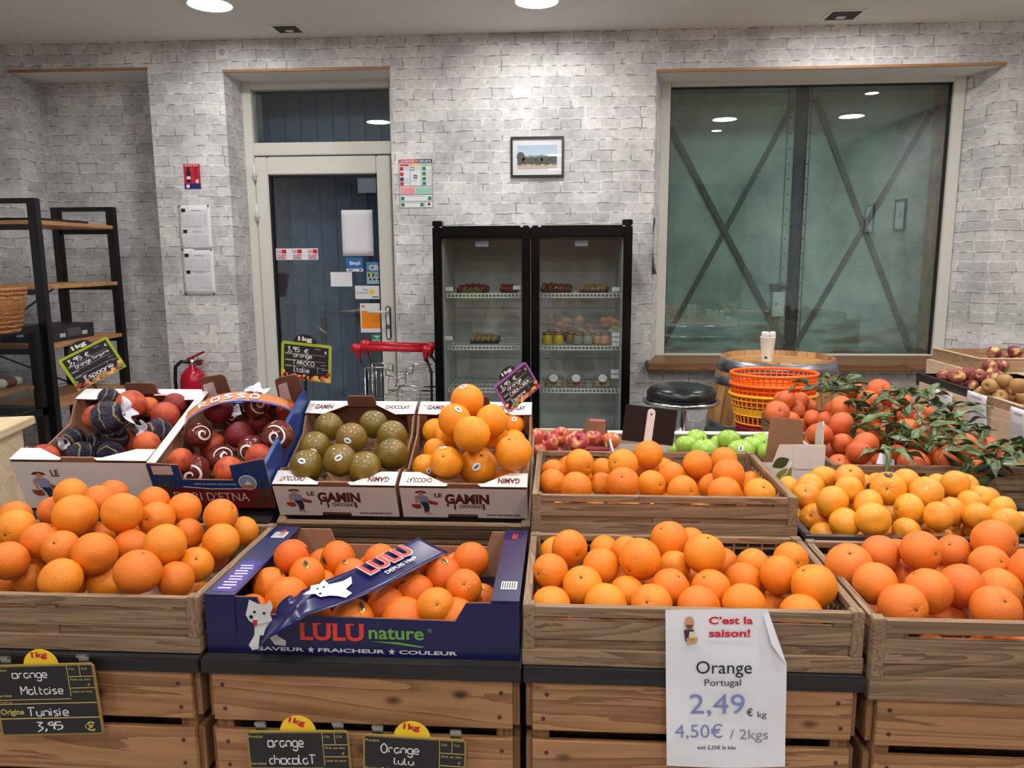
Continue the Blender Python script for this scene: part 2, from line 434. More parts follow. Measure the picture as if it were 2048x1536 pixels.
# soffit boards with a bare wooden front edge
for i, (x0, x1, z) in enumerate(((-3.42, -2.535, 2.59), (-2.06, -1.035, 2.565), (0.553, 2.524, 2.515))):
    struct('trim_%d' % (2 * i + 1), MB().box((x0, YW + .012, z - .012), (x1, 5.098, z - .0005)), CEIL)
    struct('trim_%d' % (2 * i + 2), MB().box((x0 - .004, YW - .004, z - .013), (x1 + .004, YW + .012, z + .002)), LINT)
# ------------------------------------------------------------------ lamps, recesses, detector
EM = emit('lamp_diffuser', (1.0, 0.98, 0.955), LAMP_POWER)
EMW = emit('lamp_diffuser_dimmed', (1.0, 0.98, 0.955), LAMP_POWER * .78)      # the row along the back wall is dimmed
ES = emit('spot_diffuser', (1.0, 0.93, 0.84), LAMP_POWER)
L0 = None
LNAME = ['round ceiling lamp nearest the niche in the back wall', 'round ceiling lamp in front of the framed picture', 'round ceiling lamp in front of the window']
for i, (x, y) in enumerate(LAMPS):
    t = thing('ceiling_lamp', LNAME[i] if i < 3 else 'round white ceiling lamp out of frame above the shop floor', 'lamp', (x, y, ZC), 'round ceiling lamps')
    MB().lathe([(.128, 0), (.128, -.010), (.118, -.016), (.110, -.016)], 40, cap=False).build('rim', WHITE, t)
    MB().lathe([(.111, -.004), (.111, -.013), (.0, -.0135)], 40, cap=False).build('diffuser', EMW if i < 3 else EM, t)
for i, (x, y) in enumerate(SPOTS):
    t = thing('ceiling_spot', 'small round ceiling spot out of frame', 'lamp', (x, y, ZC), 'small ceiling spots')
    MB().lathe([(.062, 0), (.062, -.010), (.05, -.012)], 28, cap=False).build('rim', WHITE, t)
    MB().lathe([(.05, -.002), (.05, -.009), (.0, -.0095)], 28, cap=False).build('diffuser', ES, t)
DARK = plain('dark_recess', (62, 54, 50), 0.8)
for i, (x, y, s) in enumerate(((-1.585, 4.62, .07), (1.54, 4.62, .08))):
    t = thing('ceiling_hatch', 'square recessed ceiling fitting above the ' + ('door' if i == 0 else 'window'), 'hatch', (x, y, ZC), 'recessed ceiling fittings')
    b = MB()
    for q in (((-s - .02, -s - .02, -.004), (s + .02, -s, 0)), ((-s - .02, s, -.004), (s + .02, s + .02, 0)), ((-s - .02, -s, -.004), (-s, s, 0)), ((s, -s, -.004), (s + .02, s, 0))): b.box(*q)
    b.build('rim', WHITE, t)
    MB().box((-s, -s, -.0015), (s, s, 0)).build('recess', DARK, t)  # flat plate without depth; the hole's shade is put into its dark colour
    MB().box((-s * .3, s * .2, -.004), (s * .3, s * .7, -.0015)).build('socket', WHITE, t)
t = thing('smoke_detector', 'small white square detector high on the brick wall by the door', 'detector', at(446, 106, YW))
MB().box((-.042, -.014, -.045), (.042, 0, .045)).build('housing', plain('detector_white', (226, 224, 224), .4), t, bevel=.006)
MB().lathe([(.018, .0), (.018, .002), (.0, .0025)], 24, UP @ Matrix.Translation((0, 0, .014))).build('sensor', plain('detector_grey', (190, 188, 190), .4), t)

# ------------------------------------------------------------------ door
d = thing('door_1', 'white framed glazed door with stickers', 'door', (-1.55, YB, 0)); d['kind'] = 'structure'
b = MB()
for q in (((-2.06, 5.06, 0), (-2.0, 5.14, 2.564)), ((-1.10, 5.06, 0), (-1.036, 5.14, 2.564)), ((-2.0, 5.06, 2.505), (-1.10, 5.14, 2.564)), ((-2.0, 5.06, 2.095), (-1.10, 5.14, 2.175))): b.box(*q)
b.build('frame', FRAMEW, d, True, .004)
b = MB()
for q in (((-1.995, 5.05, .02), (-1.912, 5.12, 2.085)), ((-1.194, 5.05, .02), (-1.105, 5.12, 2.085)), ((-1.912, 5.05, 1.972), (-1.194, 5.12, 2.085)), ((-1.912, 5.05, .02), (-1.194, 5.12, .16))): b.box(*q)
b.build('leaf', FRAMEW, d, True, .006)
b = MB()
for q in (((-1.912, 5.062, .16), (-1.902, 5.09, 1.972)), ((-1.204, 5.062, .16), (-1.194, 5.09, 1.972)), ((-1.91, 5.062, 1.962), (-1.195, 5.09, 1.972))): b.box(*q)
b.build('gasket', INK, d, True)
MB().box((-1.905, 5.088, .16), (-1.2, 5.094, 1.97)).build('pane', GLASSW, d, True)
MB().box((-2.0, 5.10, 2.175), (-1.10, 5.106, 2.506)).build('transom_pane', GLASSW, d, True)
for z in (1.995, 1.735):
    MB().tube([(-1.997, 5.043, z - .06), (-1.997, 5.043, z + .05)], .012, 12).box((-2.02, 5.045, z - .03), (-1.975, 5.055, z + .03)).build('hinge', FRAMEW, d, True)
h = MB().box((-1.163, 5.036, .9), (-1.128, 5.05, 1.12)).build('handle_plate', FRAMEW, d, True, .008)
MB().tube([(-1.146, 5.04, 1.085), (-1.146, 4.995, 1.085), (-1.155, 4.985, 1.085), (-1.27, 4.985, 1.085)], .009, 10).build('handle', FRAMEW, d, True)
MB().lathe([(.014, 0), (.014, .004), (0, .005)], 16, Matrix.Translation((-1.146, 5.036, .985)) @ UP).build('keyhole', plain('lock_grey', (120, 118, 110), .4, .6), d, True)

# blue plank shutter door outside
BLUE = plain('blue_boards', (66, 98, 138), 0.5)
b = MB(); x = -2.35
while x < -.6:
    b.box((x, 5.40, 0), (x + .108, 5.43, 2.75)); x += .112
o = struct('door_2', b, BLUE, bevel=.004)
tag(o, 'blue plank door outside the glazed door', 'door', kind='structure')
MB().box((-1.715, 5.39, .84), (-1.672, 5.40, 1.02)).build('handle_plate', plain('dark_plate', (34, 38, 42), .5), o)
MB().tube([(-1.695, 5.395, .94), (-1.695, 5.36, .94), (-1.73, 5.355, .955)], .01, 8).tube([(-1.735, 5.355, .957), (-1.655, 5.355, .905)], .011, 8).build('handle', plain('steel', (190, 190, 185), .3, .8), o)
MB().box((-1.46, 5.385, .97), (-1.33, 5.40, 1.07)).build('letter_box', plain('dark_flap', (14, 17, 20), .5), o)
MB().box((-2.4, 5.39, 1.45), (-1.7, 5.40, 1.47)).box((-1.74, 5.385, 1.40), (-1.70, 5.40, 1.5)).build('bolt', BLUE, o)
struct('wall_outside', MB().box((-2.6, 5.3, 0), (-2.36, 5.5, 2.8)).box((-.6, 5.3, 0), (.3, 5.5, 2.8)).box((-2.6, 5.5, 0), (.3, 5.52, 2.8)).box((-2.6, 5.3, 2.76), (.3, 5.5, 2.8)), plain('dark_render', (40, 44, 48), .8))

# ------------------------------------------------------------------ window and the steel gate behind it
d = thing('window_1', 'large white framed shop window', 'window', (1.53, YB, .76)); d['kind'] = 'structure'
b = MB()
for q in (((.60, 5.07, .765), (.673, 5.14, 2.512)), ((2.378, 5.07, .765), (2.447, 5.14, 2.512)), ((.673, 5.07, 2.475), (2.378, 5.14, 2.512)), ((.673, 5.07, .765), (2.378, 5.14, .803))): b.box(*q)
b.build('frame', FRAMEW, d, True, .004)
b = MB()
for q in (((.673, 5.095, .803), (.68, 5.12, 2.475)), ((2.368, 5.095, .803), (2.378, 5.12, 2.475)), ((.673, 5.095, 2.466), (2.378, 5.12, 2.475))): b.box(*q)
b.build('gasket', INK, d, True)
MB().box((.674, 5.108, .803), (2.377, 5.114, 2.474)).build('pane', GLASSW, d, True)

def gate_paint():
    t = NT('gate_paint'); v = t.coord((1, 1, 1))
    a = t.n('ShaderNodeTexNoise', Vector=v, Scale=2.2, Detail=5.0, Roughness=.6); bb = t.n('ShaderNodeTexNoise', Vector=t.coord((3, 3, 14)), Scale=1.2, Detail=6.0)
    c = t.ramp(a.outputs['Fac'], [(.32, lin((124, 146, 138))), (.65, lin((178, 202, 194)))])
    sx = t.n('ShaderNodeSeparateXYZ', Vector=v)
    low = t.n('ShaderNodeMapRange', Value=sx.outputs[2], i1=1.15, i2=.75)
    k = t.n('ShaderNodeMath', _operation='MULTIPLY', i0=t.ramp(bb.outputs['Fac'], [(.45, (0, 0, 0)), (.62, (1, 1, 1))]), i1=low.outputs[0])
    c = t.mix(k.outputs[0], c, lin((92, 78, 58)))
    return t.set(Base__Color=c, Roughness=.6)
GATE = gate_paint()
GATEB = plain('gate_bars', (92, 104, 98), .55, .2)
g = thing('metal_gate', 'grey-green sheet metal gate with crossed braces behind the window', 'gate', (1.55, 5.5, 0))
for x0, x1 in ((.35, 1.565), (1.645, 2.5)):
    MB().box((x0, 5.5, .35), (x1, 5.512, 2.9)).build('panel', GATE, g, True)
MB().box((1.56, 5.478, .35), (1.63, 5.51, 2.9)).build('post', plain('gate_post', (46, 58, 70), .5, .3), g, True, .003)
b = MB()
for x in (1.512, 1.665):
    b.box((x - .003, 5.49, .4), (x, 5.5, 2.9))
    for k in range(18): b.lathe([(.006, 0), (.005, .004), (0, .005)], 8, Matrix.Translation((x + (.02 if x < 1.6 else -.012), 5.5, .75 + k * .1)) @ UP)
b.build('riveted_seam', GATEB, g, True)
for a, c in (((.73, 2.3), (1.56, .82)), ((1.55, 2.45), (.70, .78)), ((1.683, 2.47), (2.42, .78)), ((2.44, 2.37), (1.63, .80))):
    yy = 5.484 if a[0] in (.73, 1.683) else 5.494
    MB().bar((a[0], yy, a[1]), (c[0], yy, c[1]), .034, .012, (0, 1, 0)).build('brace', GATEB, g, True)
lb = MB().box((1.455, 5.44, 1.02), (1.535, 5.5, 1.19)).build('lock_box', plain('lock_box_paint', (200, 214, 212), .5, .2), g, True, .004)
MB().box((1.47, 5.436, 1.105), (1.487, 5.441, 1.112)).build('keyhole', INK, lb, True)
MB().tube([(1.45, 5.49, 1.21), (1.56, 5.47, 1.235)], .012, 8).box((1.445, 5.47, 1.2), (1.5, 5.5, 1.245)).build('bolt', GATEB, g, True)
MB().box((2.44, 5.38, .3), (2.54, 5.46, 2.9)).build('wooden_post', wood('raw_post', (110, 92, 58), (156, 132, 86), 2, .6), None, bevel=.004)
tag(bpy.data.objects['wooden_post'], 'yellowish wooden post outside the window beside the metal gate', 'post')
struct('wall_outside_2', MB().box((.2, 5.3, 0), (.34, 5.6, 2.95)).box((2.6, 5.3, 0), (2.75, 5.6, 2.95)).box((.2, 5.56, 0), (2.75, 5.6, 2.95)).box((.2, 5.3, 2.9), (2.75, 5.6, 2.95)), plain('dark_render', (40, 44, 48), .8))
o = MB().box((.525, 4.655, .752), (2.495, 5.072, .797)).build('window_shelf', SILLW, None, bevel=.004)
tag(o, 'thick brown wooden shelf board under the window', 'shelf')
# ------------------------------------------------------------------ papers and signs on the wall
def wallplane(u, v, Y=YW): return Matrix.Translation(at(u, v, Y) + Vector((0, -.0012, 0))) @ UP
def col(name, rgb, rough=.6): return plain(name, rgb, rough, var=.02)
CRED = col('print_red', (196, 30, 52)); CGREEN = col('print_green', (40, 130, 92)); CBLUE = col('print_blue', (30, 34, 110)); CGREY = col('print_grey', (178, 178, 186)); CORANGE = col('print_orange', (250, 140, 14))
CPEACH = col('print_peach', (246, 192, 128)); CLG = col('print_light_grey', (206, 206, 212)); CMINT = col('print_mint', (150, 205, 180)); CPINK = col('print_pink', (236, 150, 160))

# fire extinguisher sign
M = wallplane(370, 378); W, H = .105, .15
s = thing('extinguisher_sign', 'small red fire extinguisher sign on the brick pier', 'sign', M)
flat('sheet', rect(0, 0, W, H), CRED, s, Matrix(), .0008)
flat('band', rect(0, 0, W, .032), CBLUE, s, Matrix(), .001)
flat('cylinder_pictogram', [(.016, .04), (.044, .04), (.044, .10), (.034, .118), (.044, .13), (.03, .132), (.014, .12), (.026, .116), (.016, .10)], INK, s, Matrix(), .0012)
flat('pictogram_label', rect(.018, .058, .024, .018), PAPER, s, Matrix(), .0016)
b = MB()
for k in range(4): b.prism([(.062, .06 + k * .018), (.078, .068 + k * .018), (.092, .083 + k * .018), (.074, .074 + k * .018)], .0004, .0012)
b.build('flame_pictogram', INK, s)
flat('emblem', disc(.022, .016, .012), PAPER, s, Matrix(), .0014)
flat('panel', rect(.075, .036, .016, .02), PAPER, s, Matrix(), .0014)
text('EXTINCTEUR', PAPER, s, Matrix(), (.01, .137, .085, .009), .02, z=.0012)

# two A4 sheets pinned one above the other
for i, (u, v, n) in enumerate(((363, 500, 'upper'), (370, 590, 'lower'))):
    M = wallplane(u, v)
    s = thing('pinned_sheet', 'white sheet with faint tables pinned to the brick pier, the %s of two' % n, 'paper', M, 'sheets pinned on the pier')
    MB().grid(lambda a, q: (a * .205, q * (.275 if i == 0 else .29), .002 + .003 * math.sin(a * 3 + q * 4) ** 2), 8, 8, thick=.0004).build('sheet', PAPER, s)
    for k, yy in enumerate((.235, .105) if i == 0 else (.24, .135)):
        flat('emblem', rect(.02 + .004 * k, yy, .026, .02), INK, s, Matrix(), .0068)
        flat('heading', rect(.085, yy + .007, .06, .004), CGREY, s, Matrix(), .0068)
        b = MB()
        for c in range(5): b.prism(rect(.03 + c * .032, yy - .09, .026, .075), .0058, .0062)
        b.build('table_print', plain('print_faint', (214, 214, 219), .7), s)
    for x, y in ((.01, .27), (.195, .27)) if i == 0 else ((.01, .285), (.195, .285), (.01, .008), (.195, .008)):
        MB().lathe([(.005, 0), (.005, .006), (0, .008)], 12, Matrix.Translation((x, y, .004))).build('pin', INK, s)

# safety instructions poster
M = wallplane(800, 416); W, H = .205, .288
s = thing('safety_poster', 'safety instructions poster with red and green columns beside the door', 'poster', M)
flat('sheet', rect(0, 0, W, H), PAPER, s, Matrix(), .0008)
flat('title_band', rect(0, H - .022, W * .5, .022), CRED, s, Matrix(), .0011); flat('title_band', rect(W * .5, H - .022, W * .5, .022), INK, s, Matrix(), .0011)
text('CONSIGNES DE SECURITE', PAPER, s, Matrix(), (.006, H - .017, W - .012, .012), .03, z=.0016)
b = MB()
for q in ((0, .128, W, .003), (0, .078, W, .003), (0, .037, W, .003), (.068, .128, .002, .14), (.136, .128, .002, .14), (0, 0, .002, H), (W - .002, 0, .002, H), (0, 0, W, .002), (.155, 0, .002, .037)): b.prism(rect(*q), .0006, .0012)
b.build('border', INK, s)
for nm, q, m in (('heading', (.006, .25, .055, .01), CRED), ('heading', (.07, .248, .064, .016), CPEACH), ('heading', (.142, .248, .06, .016), CMINT), ('table', (.006, .082, .09, .04), CPINK), ('table', (.1, .082, .1, .04), CMINT)): flat(nm, rect(*q), m, s, Matrix(), .0012)
for x, y, m in ((.006, .222, CRED), (.006, .19, CRED), (.006, .16, CBLUE), (.006, .134, CRED), (.074, .222, CGREEN), (.09, .175, CBLUE), (.144, .222, CGREEN), (.144, .192, CGREEN), (.144, .162, CGREEN), (.144, .134, CGREEN), (.008, .045, CGREEN), (.175, .045, CGREEN), (.008, .008, CGREEN), (.127, .008, CGREEN)):
    flat('pictogram', rect(x, y, .022, .022), m, s, Matrix(), .0014)
text('H', PAPER, s, Matrix(), (.095, .179, .012, .014), .03, z=.002)
flat('cross', [(.082, .225), (.088, .225), (.088, .23), (.094, .23), (.094, .236), (.088, .236), (.088, .241), (.082, .241), (.082, .236), (.076, .236), (.076, .23), (.082, .23)], PAPER, s, Matrix(), .002)
b = MB()
for x, y0, n in ((.032, .225, 5), (.032, .145, 5), (.1, .23, 2), (.17, .14, 12), (.08, .158, 2)):
    for k in range(n): b.prism(rect(x, y0 + k * .0075, .03, .003), .0006, .001)
b.prism(rect(.04, .068, .12, .004), .0006, .001).prism(rect(.035, .028, .085, .004), .0006, .001)
b.build('small_print', CGREY, s)
flat('emblem', disc(.181, .022, .009), col('print_maroon', (120, 30, 50)), s, Matrix(), .0014)

# framed landscape photograph
M = wallplane(1022, 355); W, H = .318, .235
s = thing('framed_picture', 'black framed landscape photograph of trees on the brick wall above the fridge', 'picture', M)
fr = MB()
for q in (((0, 0, 0), (W, .012, .018)), ((0, H - .012, 0), (W, H, .018)), ((0, .012, 0), (.012, H - .012, .018)), ((W - .012, .012, 0), (W, H - .012, .018))): fr.box(*q)
fr.build('frame', BLACKP, s)
flat('mat_board', rect(.012, .012, W - .024, H - .024), PAPER, s, Matrix(), .008)
def landscape():
    t = NT('landscape_print'); v = t.coord((1, 1, 1)); sx = t.n('ShaderNodeSeparateXYZ', Vector=v)
    n1 = t.n('ShaderNodeTexNoise', Vector=t.coord((40, 40, 40)), Scale=1.0, Detail=4.0)
    y = t.n('ShaderNodeMath', _operation='MULTIPLY_ADD', i0=n1.outputs['Fac'], i1=.035, i2=sx.outputs[1])
    m = t.n('ShaderNodeMapRange', Value=y.outputs[0], i1=.055, i2=.19)
    c = t.ramp(m.outputs[0], [(.0, lin((196, 180, 165))), (.22, lin((205, 188, 176))), (.3, lin((90, 84, 84))), (.46, lin((110, 118, 104))), (.6, lin((104, 128, 128))), (.68, lin((196, 212, 228))), (1, lin((178, 198, 222)))])
    return t.set(Base__Color=c, Roughness=.5)
LS = landscape()
flat('print', rect(.04, .048, .238, .138), LS, s, Matrix(), .009)
TREE = col('print_trees', (92, 92, 84)); 
b = MB()
for x, y, rx, ry in ((.06, .115, .024, .035), (.088, .1, .02, .018), (.13, .098, .024, .02), (.17, .1, .022, .02), (.21, .1, .03, .022), (.255, .105, .02, .02)):
    b.prism([(p[0] + .003 * math.sin(9 * i), p[1] + .003 * math.cos(7 * i)) for i, p in enumerate(disc(x, y, rx, 18, ry))], .009, .0094).prism(rect(x - .002, y - ry - .016, .004, .02), .009, .0094)
b.build('tree_print', TREE, s)
MB().box((.012, .012, .0105), (W - .012, H - .012, .012)).build('pane', glass('picture_glass', (.97, .97, .97), .004), s)

# ------------------------------------------------------------------ stickers and papers on the glazed door
def doorM(u, v): return Matrix.Translation(at(u, v, 5.085)) @ UP
s = thing('white_sheet', 'blank white A4 sheet taped inside the glazed door', 'paper', doorM(686, 512))
MB().grid(lambda a, q: (a * .207, q * .297, .001 + .002 * math.sin(q * 5 + a) ** 2), 4, 8, thick=.0004).build('sheet', PAPER, s)
s = thing('white_card', 'small blank white card on the door glass under the blue sticker', 'paper', doorM(662, 573)); flat('sheet', rect(0, 0, .145, .095), PAPER, s, Matrix(), .001)
s = thing('newspaper_strip', 'white sticker strip with three red and black squares on the door glass', 'sticker', doorM(553, 520))
flat('strip', rect(0, 0, .285, .075), PAPER, s, Matrix(), .001)
for k in range(3):
    x = .006 + k * .105
    flat('square', rect(x + .034, .042, .03, .026), CRED, s, Matrix(), .0015)
    text('SUD', CRED, s, Matrix(), (x, .044, .032, .022), .02, z=.0018); text('OUEST', INK if k < 0 else CRED, s, Matrix(), (x + .002, .012, .062, .024), .03, z=.0018)
    flat('rule', rect(x, .005, .062, .004), INK, s, Matrix(), .0015)
s = thing('blue_sticker', 'blue meal card sticker on the door glass', 'sticker', doorM(693, 543))
flat('field', rect(0, .018, .113, .072), col('sticker_blue', (34, 104, 176)), s, Matrix(), .001); flat('foot', rect(0, 0, .113, .018), PAPER, s, Matrix(), .001)
text('Bimpli', PAPER, s, Matrix(), (.024, .036, .072, .032), .03, z=.0016)
flat('foot_print', rect(.012, .006, .03, .006), INK, s, Matrix(), .0014); flat('foot_print', rect(.085, .005, .018, .008), CBLUE, s, Matrix(), .0014)
s = thing('card_sticker', 'pale blue bank card sticker by the door handle', 'sticker', doorM(734, 568))
flat('field', rect(0, 0, .098, .145), col('sticker_pale_blue', (150, 182, 190)), s, Matrix(), .001); flat('top_field', rect(0, .077, .098, .068), col('sticker_teal', (64, 128, 158)), s, Matrix(), .0013)
text('CB', CLG, s, Matrix(), (.016, .09, .066, .036), .04, z=.0018)
flat('logo_patch', rect(.01, .048, .04, .022), INK, s, Matrix(), .0014); flat('logo_spot', disc(.03, .059, .01), col('sticker_yellow', (226, 200, 30)), s, Matrix(), .0018)
text('VISA', CBLUE, s, Matrix(), (.058, .053, .032, .011), .02, z=.0016)
for k in range(3): flat('logo_patch', rect(.016 + k * .028, .024, .014, .012), INK, s, Matrix(), .0014)
s = thing('voucher_sticker', 'white lunch voucher sticker with yellow dot on the door glass', 'sticker', doorM(711, 598))
flat('field', rect(0, 0, .165, .088), PAPER, s, Matrix(), .001); flat('dot', disc(.112, .048, .019), col('sticker_gold', (240, 205, 70)), s, Matrix(), .0014)
text('Ticket', CBLUE, s, Matrix(), (.05, .054, .04, .014), 0, z=.0014); text('Restaurant', CBLUE, s, Matrix(), (.012, .036, .078, .012), 0, z=.0014); flat('foot_print', rect(.115, .01, .04, .006), INK, s, Matrix(), .0014)
s = thing('orange_notice', 'white notice with an orange square on the door behind the handle', 'paper', doorM(722, 665))
flat('sheet', rect(0, 0, .145, .195), PAPER, s, Matrix(), .001); flat('field', rect(.008, .028, .126, .118), CORANGE, s, Matrix(), .0014); flat('logo_patch', rect(.01, .168, .02, .016), col('print_orange_dull', (226, 130, 60)), s, Matrix(), .0014)
s = thing('green_sticker', 'small green sticker low on the door glass', 'sticker', doorM(744, 688))
flat('field', rect(0, 0, .075, .066), CGREEN, s, Matrix(), .001); flat('inner_field', rect(.008, .006, .058, .024), CMINT, s, Matrix(), .0014); flat('chevron', [(.008, .058), (.066, .058), (.037, .034)], CMINT, s, Matrix(), .0014); text('please', INK, s, Matrix(), (.012, .014, .05, .01), .03, z=.0018)
s = thing('grey_film', 'dull grey film rectangle in the upper corner of the door glass', 'sticker', doorM(716, 386)); flat('film', rect(0, 0, .13, .097), col('film_grey', (92, 104, 114)), s, Matrix(), .001)
# curled sheet on the window cheek
p = at(1309, 548, 4.9)
o = MB().grid(lambda a, q: (p.x - .005 - .02 * math.sin(q * 3.1) - .01 * a, p.y - .16 + a * .2, p.z + q * .34), 6, 10, thick=.0006).build('curled_sheet', plain('paper_back', (176, 168, 172), .7))
tag(o, 'sheet of paper curling off the left cheek of the window', 'paper')

# ------------------------------------------------------------------ fridge
f = thing('display_fridge', 'black two-door glass display fridge against the brick wall', 'fridge', (-.16, 4.2, 0))
FX0, FX1, FZ, FY = -.70, .376, 1.585, 4.2
FBLK = plain('fridge_black', (9, 9, 11), .2)
FGREY = plain('fridge_liner', (196, 200, 198), .45, var=.02)
b = MB(); LB = {'-y': 0}
b.box((FX0, FY + .05, .1), (FX0 + .045, 4.78, FZ)).box((FX1 - .045, FY + .05, .1), (FX1, 4.78, FZ)).box((FX0 + .045, 4.73, .1), (FX1 - .045, 4.78, FZ)).box((FX0 + .045, FY + .05, FZ - .05), (FX1 - .045, 4.73, FZ)).box((FX0 + .045, FY + .05, .1), (FX1 - .045, 4.73, .38))
b.build('cabinet', FBLK, f, True, .006)
b = MB()
b.box((FX0 + .045, FY + .06, .38), (FX0 + .051, 4.73, FZ - .05)).box((FX1 - .051, FY + .06, .38), (FX1 - .045, 4.73, FZ - .05)).box((FX0 + .051, 4.722, .38), (FX1 - .051, 4.73, FZ - .05)).box((FX0 + .051, FY + .06, .38), (FX1 - .051, 4.722, .39)).box((-.17, FY + .07, .39), (-.155, FY + .1, FZ - .05))
b.build('liner', FGREY, f, True)
mid = -.168
for x0, x1, hs in ((FX0, mid - .002, 0), (mid + .002, FX1, 1)):
    dd = MB(); gx0, gx1 = (x0 + .046, x1 - .046); gz0, gz1 = .46, 1.535
    for q in (((x0, FY, .12), (gx0, FY + .045, 1.6)), ((gx1, FY, .12), (x1, FY + .045, 1.6)), ((gx0, FY, gz1), (gx1, FY + .045, 1.6)), ((gx0, FY, .12), (gx1, FY + .045, gz0))): dd.box(*q)
    D = dd.build('fridge_door', FBLK, f, True, .008)
    MB().box((gx0, FY + .018, gz0), (gx1, FY + .024, gz1)).build('pane', glass('fridge_glass', (.95, .97, .96), .085), D, True)
    hx = x0 if hs == 0 else x1 - .055
    MB().box((hx, FY + .005, 1.598), (hx + .055, FY + .09, 1.628)).build('hinge', FBLK, D, True, .004)
    MB().box(((x0 + x1) / 2 - .035, FY + .05, 1.49), ((x0 + x1) / 2 + .035, FY + .06, 1.52)).build('lamp_switch', plain('switch_grey', (150, 152, 170), .4), f, True)
MB().box((FX0, FY + .06, 0), (FX1, 4.76, .1)).build('plinth', FBLK, f, True)
WIRE = plain('white_wire', (224, 226, 222), .4)
SZ = [at(960, 588, FY + .08).z, at(960, 692, FY + .08).z, at(960, 777, FY + .08).z]
for x0, x1 in ((FX0 + .06, mid - .014), (mid + .022, FX1 - .06)):
    for z in SZ:
        b = MB()
        for y, zz in ((FY + .075, z), (FY + .075, z - .02), (4.7, z)): b.tube([(x0, y, zz), (x1, y, zz)], .0042, 6)
        for k in range(int((x1 - x0) / .021) + 1):
            x = x0 + .004 + k * .021; b.bar((x, FY + .075, z + .002), (x, 4.7, z + .002), .0036, .0036).bar((x, FY + .074, z), (x + .003, FY + .074, z - .02), .0055, .005, (0, 1, 0))
        for k in range(1, 4): b.bar((x0, FY + .075 + k * .15, z), (x1, FY + .075 + k * .15, z), .004, .004)
        b.build('wire_shelf', WIRE, f, True)
def price_tag(u, v, w=.05, h=.026):
    p = at(u, v, FY + .066); MB().box((p.x, p.y - .002, p.z - h), (p.x + w, p.y, p.z)).build('price_tag', PAPER, f, True)
for q in ((891, 574), (1026, 571), (890, 672), (1224, 574), (1224, 665), (1224, 675), (1224, 685), (1222, 739), (1222, 749)): price_tag(*q, w=.042, h=.022)
# goods in the fridge
MEAT = plain('cured_meat', (128, 52, 46), .45, var=.35); MEATB = plain('smoked_meat', (120, 62, 40), .45, var=.4); SAND = plain('pastry', (168, 138, 98), .6, var=.25); TRAYB = plain('pack_tray', (40, 38, 40), .4)
def pack(u, v, wx, hz, m, name, label, cat, grp, wy=.14, off=.14):
    p = at(u, v, FY + .08); z = min(SZ, key=lambda s: abs(s - p.z)) + .0045; x = p.x; y = FY + .09 + off
    t = thing(name, label, cat, (x, y, z), grp)
    MB().prism([(-wx / 2, -wy / 2), (wx / 2, -wy / 2), (wx / 2 + .006, wy / 2), (-wx / 2 - .006, wy / 2)], 0, .008).build('tray', TRAYB, t, bevel=.002)
    b = MB(); rr = random.Random(u)
    for k in range(5):
        a = -wx * .38 + k * wx * .19
        b.tube([(a - wx * .1, rr.uniform(-.04, -.03), .012), (a, rr.uniform(-.02, .02), hz * rr.uniform(.6, .8)), (a + wx * .1, .045, hz * .5)], [.012, .017, .012], 8)
    b.build('filling', m, t)
    MB().lathe([(wx * .48, .008), (wx * .5, hz * .5), (wx * .4, hz * .9), (wx * .15, hz), (0, hz)], 20, Matrix.Scale(wy / wx, 4, (0, 1, 0)), cap=False).build('film', CLEAR, t)
pack(940, 578, .17, .045, MEAT, 'meat_pack', 'dark red sliced meat pack on the upper left fridge shelf, wider one', 'meat', 'packs in the fridge')
pack(1015, 576, .09, .04, MEAT, 'meat_pack', 'narrow red meat pack at the right end of the upper left fridge shelf', 'meat', 'packs in the fridge')
pack(1113, 575, .17, .05, MEATB, 'meat_pack', 'brown smoked meat pack on the upper right fridge shelf, left one', 'meat', 'packs in the fridge')
pack(1190, 575, .16, .04, SAND, 'meat_pack', 'pale brown meat pack on the upper right fridge shelf, right one', 'meat', 'packs in the fridge')
pack(965, 682, .16, .05, SAND, 'pastry_pack', 'brown pastry pack alone on the middle left fridge shelf', 'pastry', 'packs in the fridge')
CAP = plain('jar_lid', (150, 120, 100), .3, .5)
for k, (u, v, oy, m, lb) in enumerate(((1094, 682, .05, (205, 180, 60), 'yellow'), (1117, 682, .05, (205, 180, 60), 'yellow'), (1142, 682, .09, (150, 120, 96), 'brown'), (1156, 682, .03, (140, 140, 128), 'grey'), (1176, 682, .03, (150, 150, 140), 'grey'), (1196, 682, .04, (176, 140, 104), 'tan'), (1211, 682, .03, (200, 150, 120), 'pink'), (1103, 670, .22, (130, 110, 60), 'olive'), (1130, 668, .2, (60, 56, 50), 'dark'), (1150, 668, .17, (90, 80, 66), 'dark'), (1170, 668, .16, (110, 96, 80), 'dark'))):
    p = at(u, v, FY + .08 + oy); z = SZ[1] + .0045
    wrd = ('leftmost', 'second', 'third', 'fourth', 'fifth', 'sixth', 'last')[k] if k < 7 else ('leftmost', 'second', 'third', 'last')[k - 7]
    t = thing('preserve_jar', '%s preserve jar, %s of the %s row on the middle right fridge shelf' % (lb, wrd, 'front' if k < 7 else 'rear'), 'jar', (p.x, FY + .1 + oy, z), 'jars in the fridge')
    mm = plain('jar_content_' + lb, m, .3)
    MB().lathe([(.026, 0), (.029, .004), (.029, .04), (.024, .05), (.024, .054)], 18).build('body', mm, t)
    MB().lathe([(.026, .054), (.027, .056), (.027, .066), (.022, .068)], 18).build('lid', CAP, t)
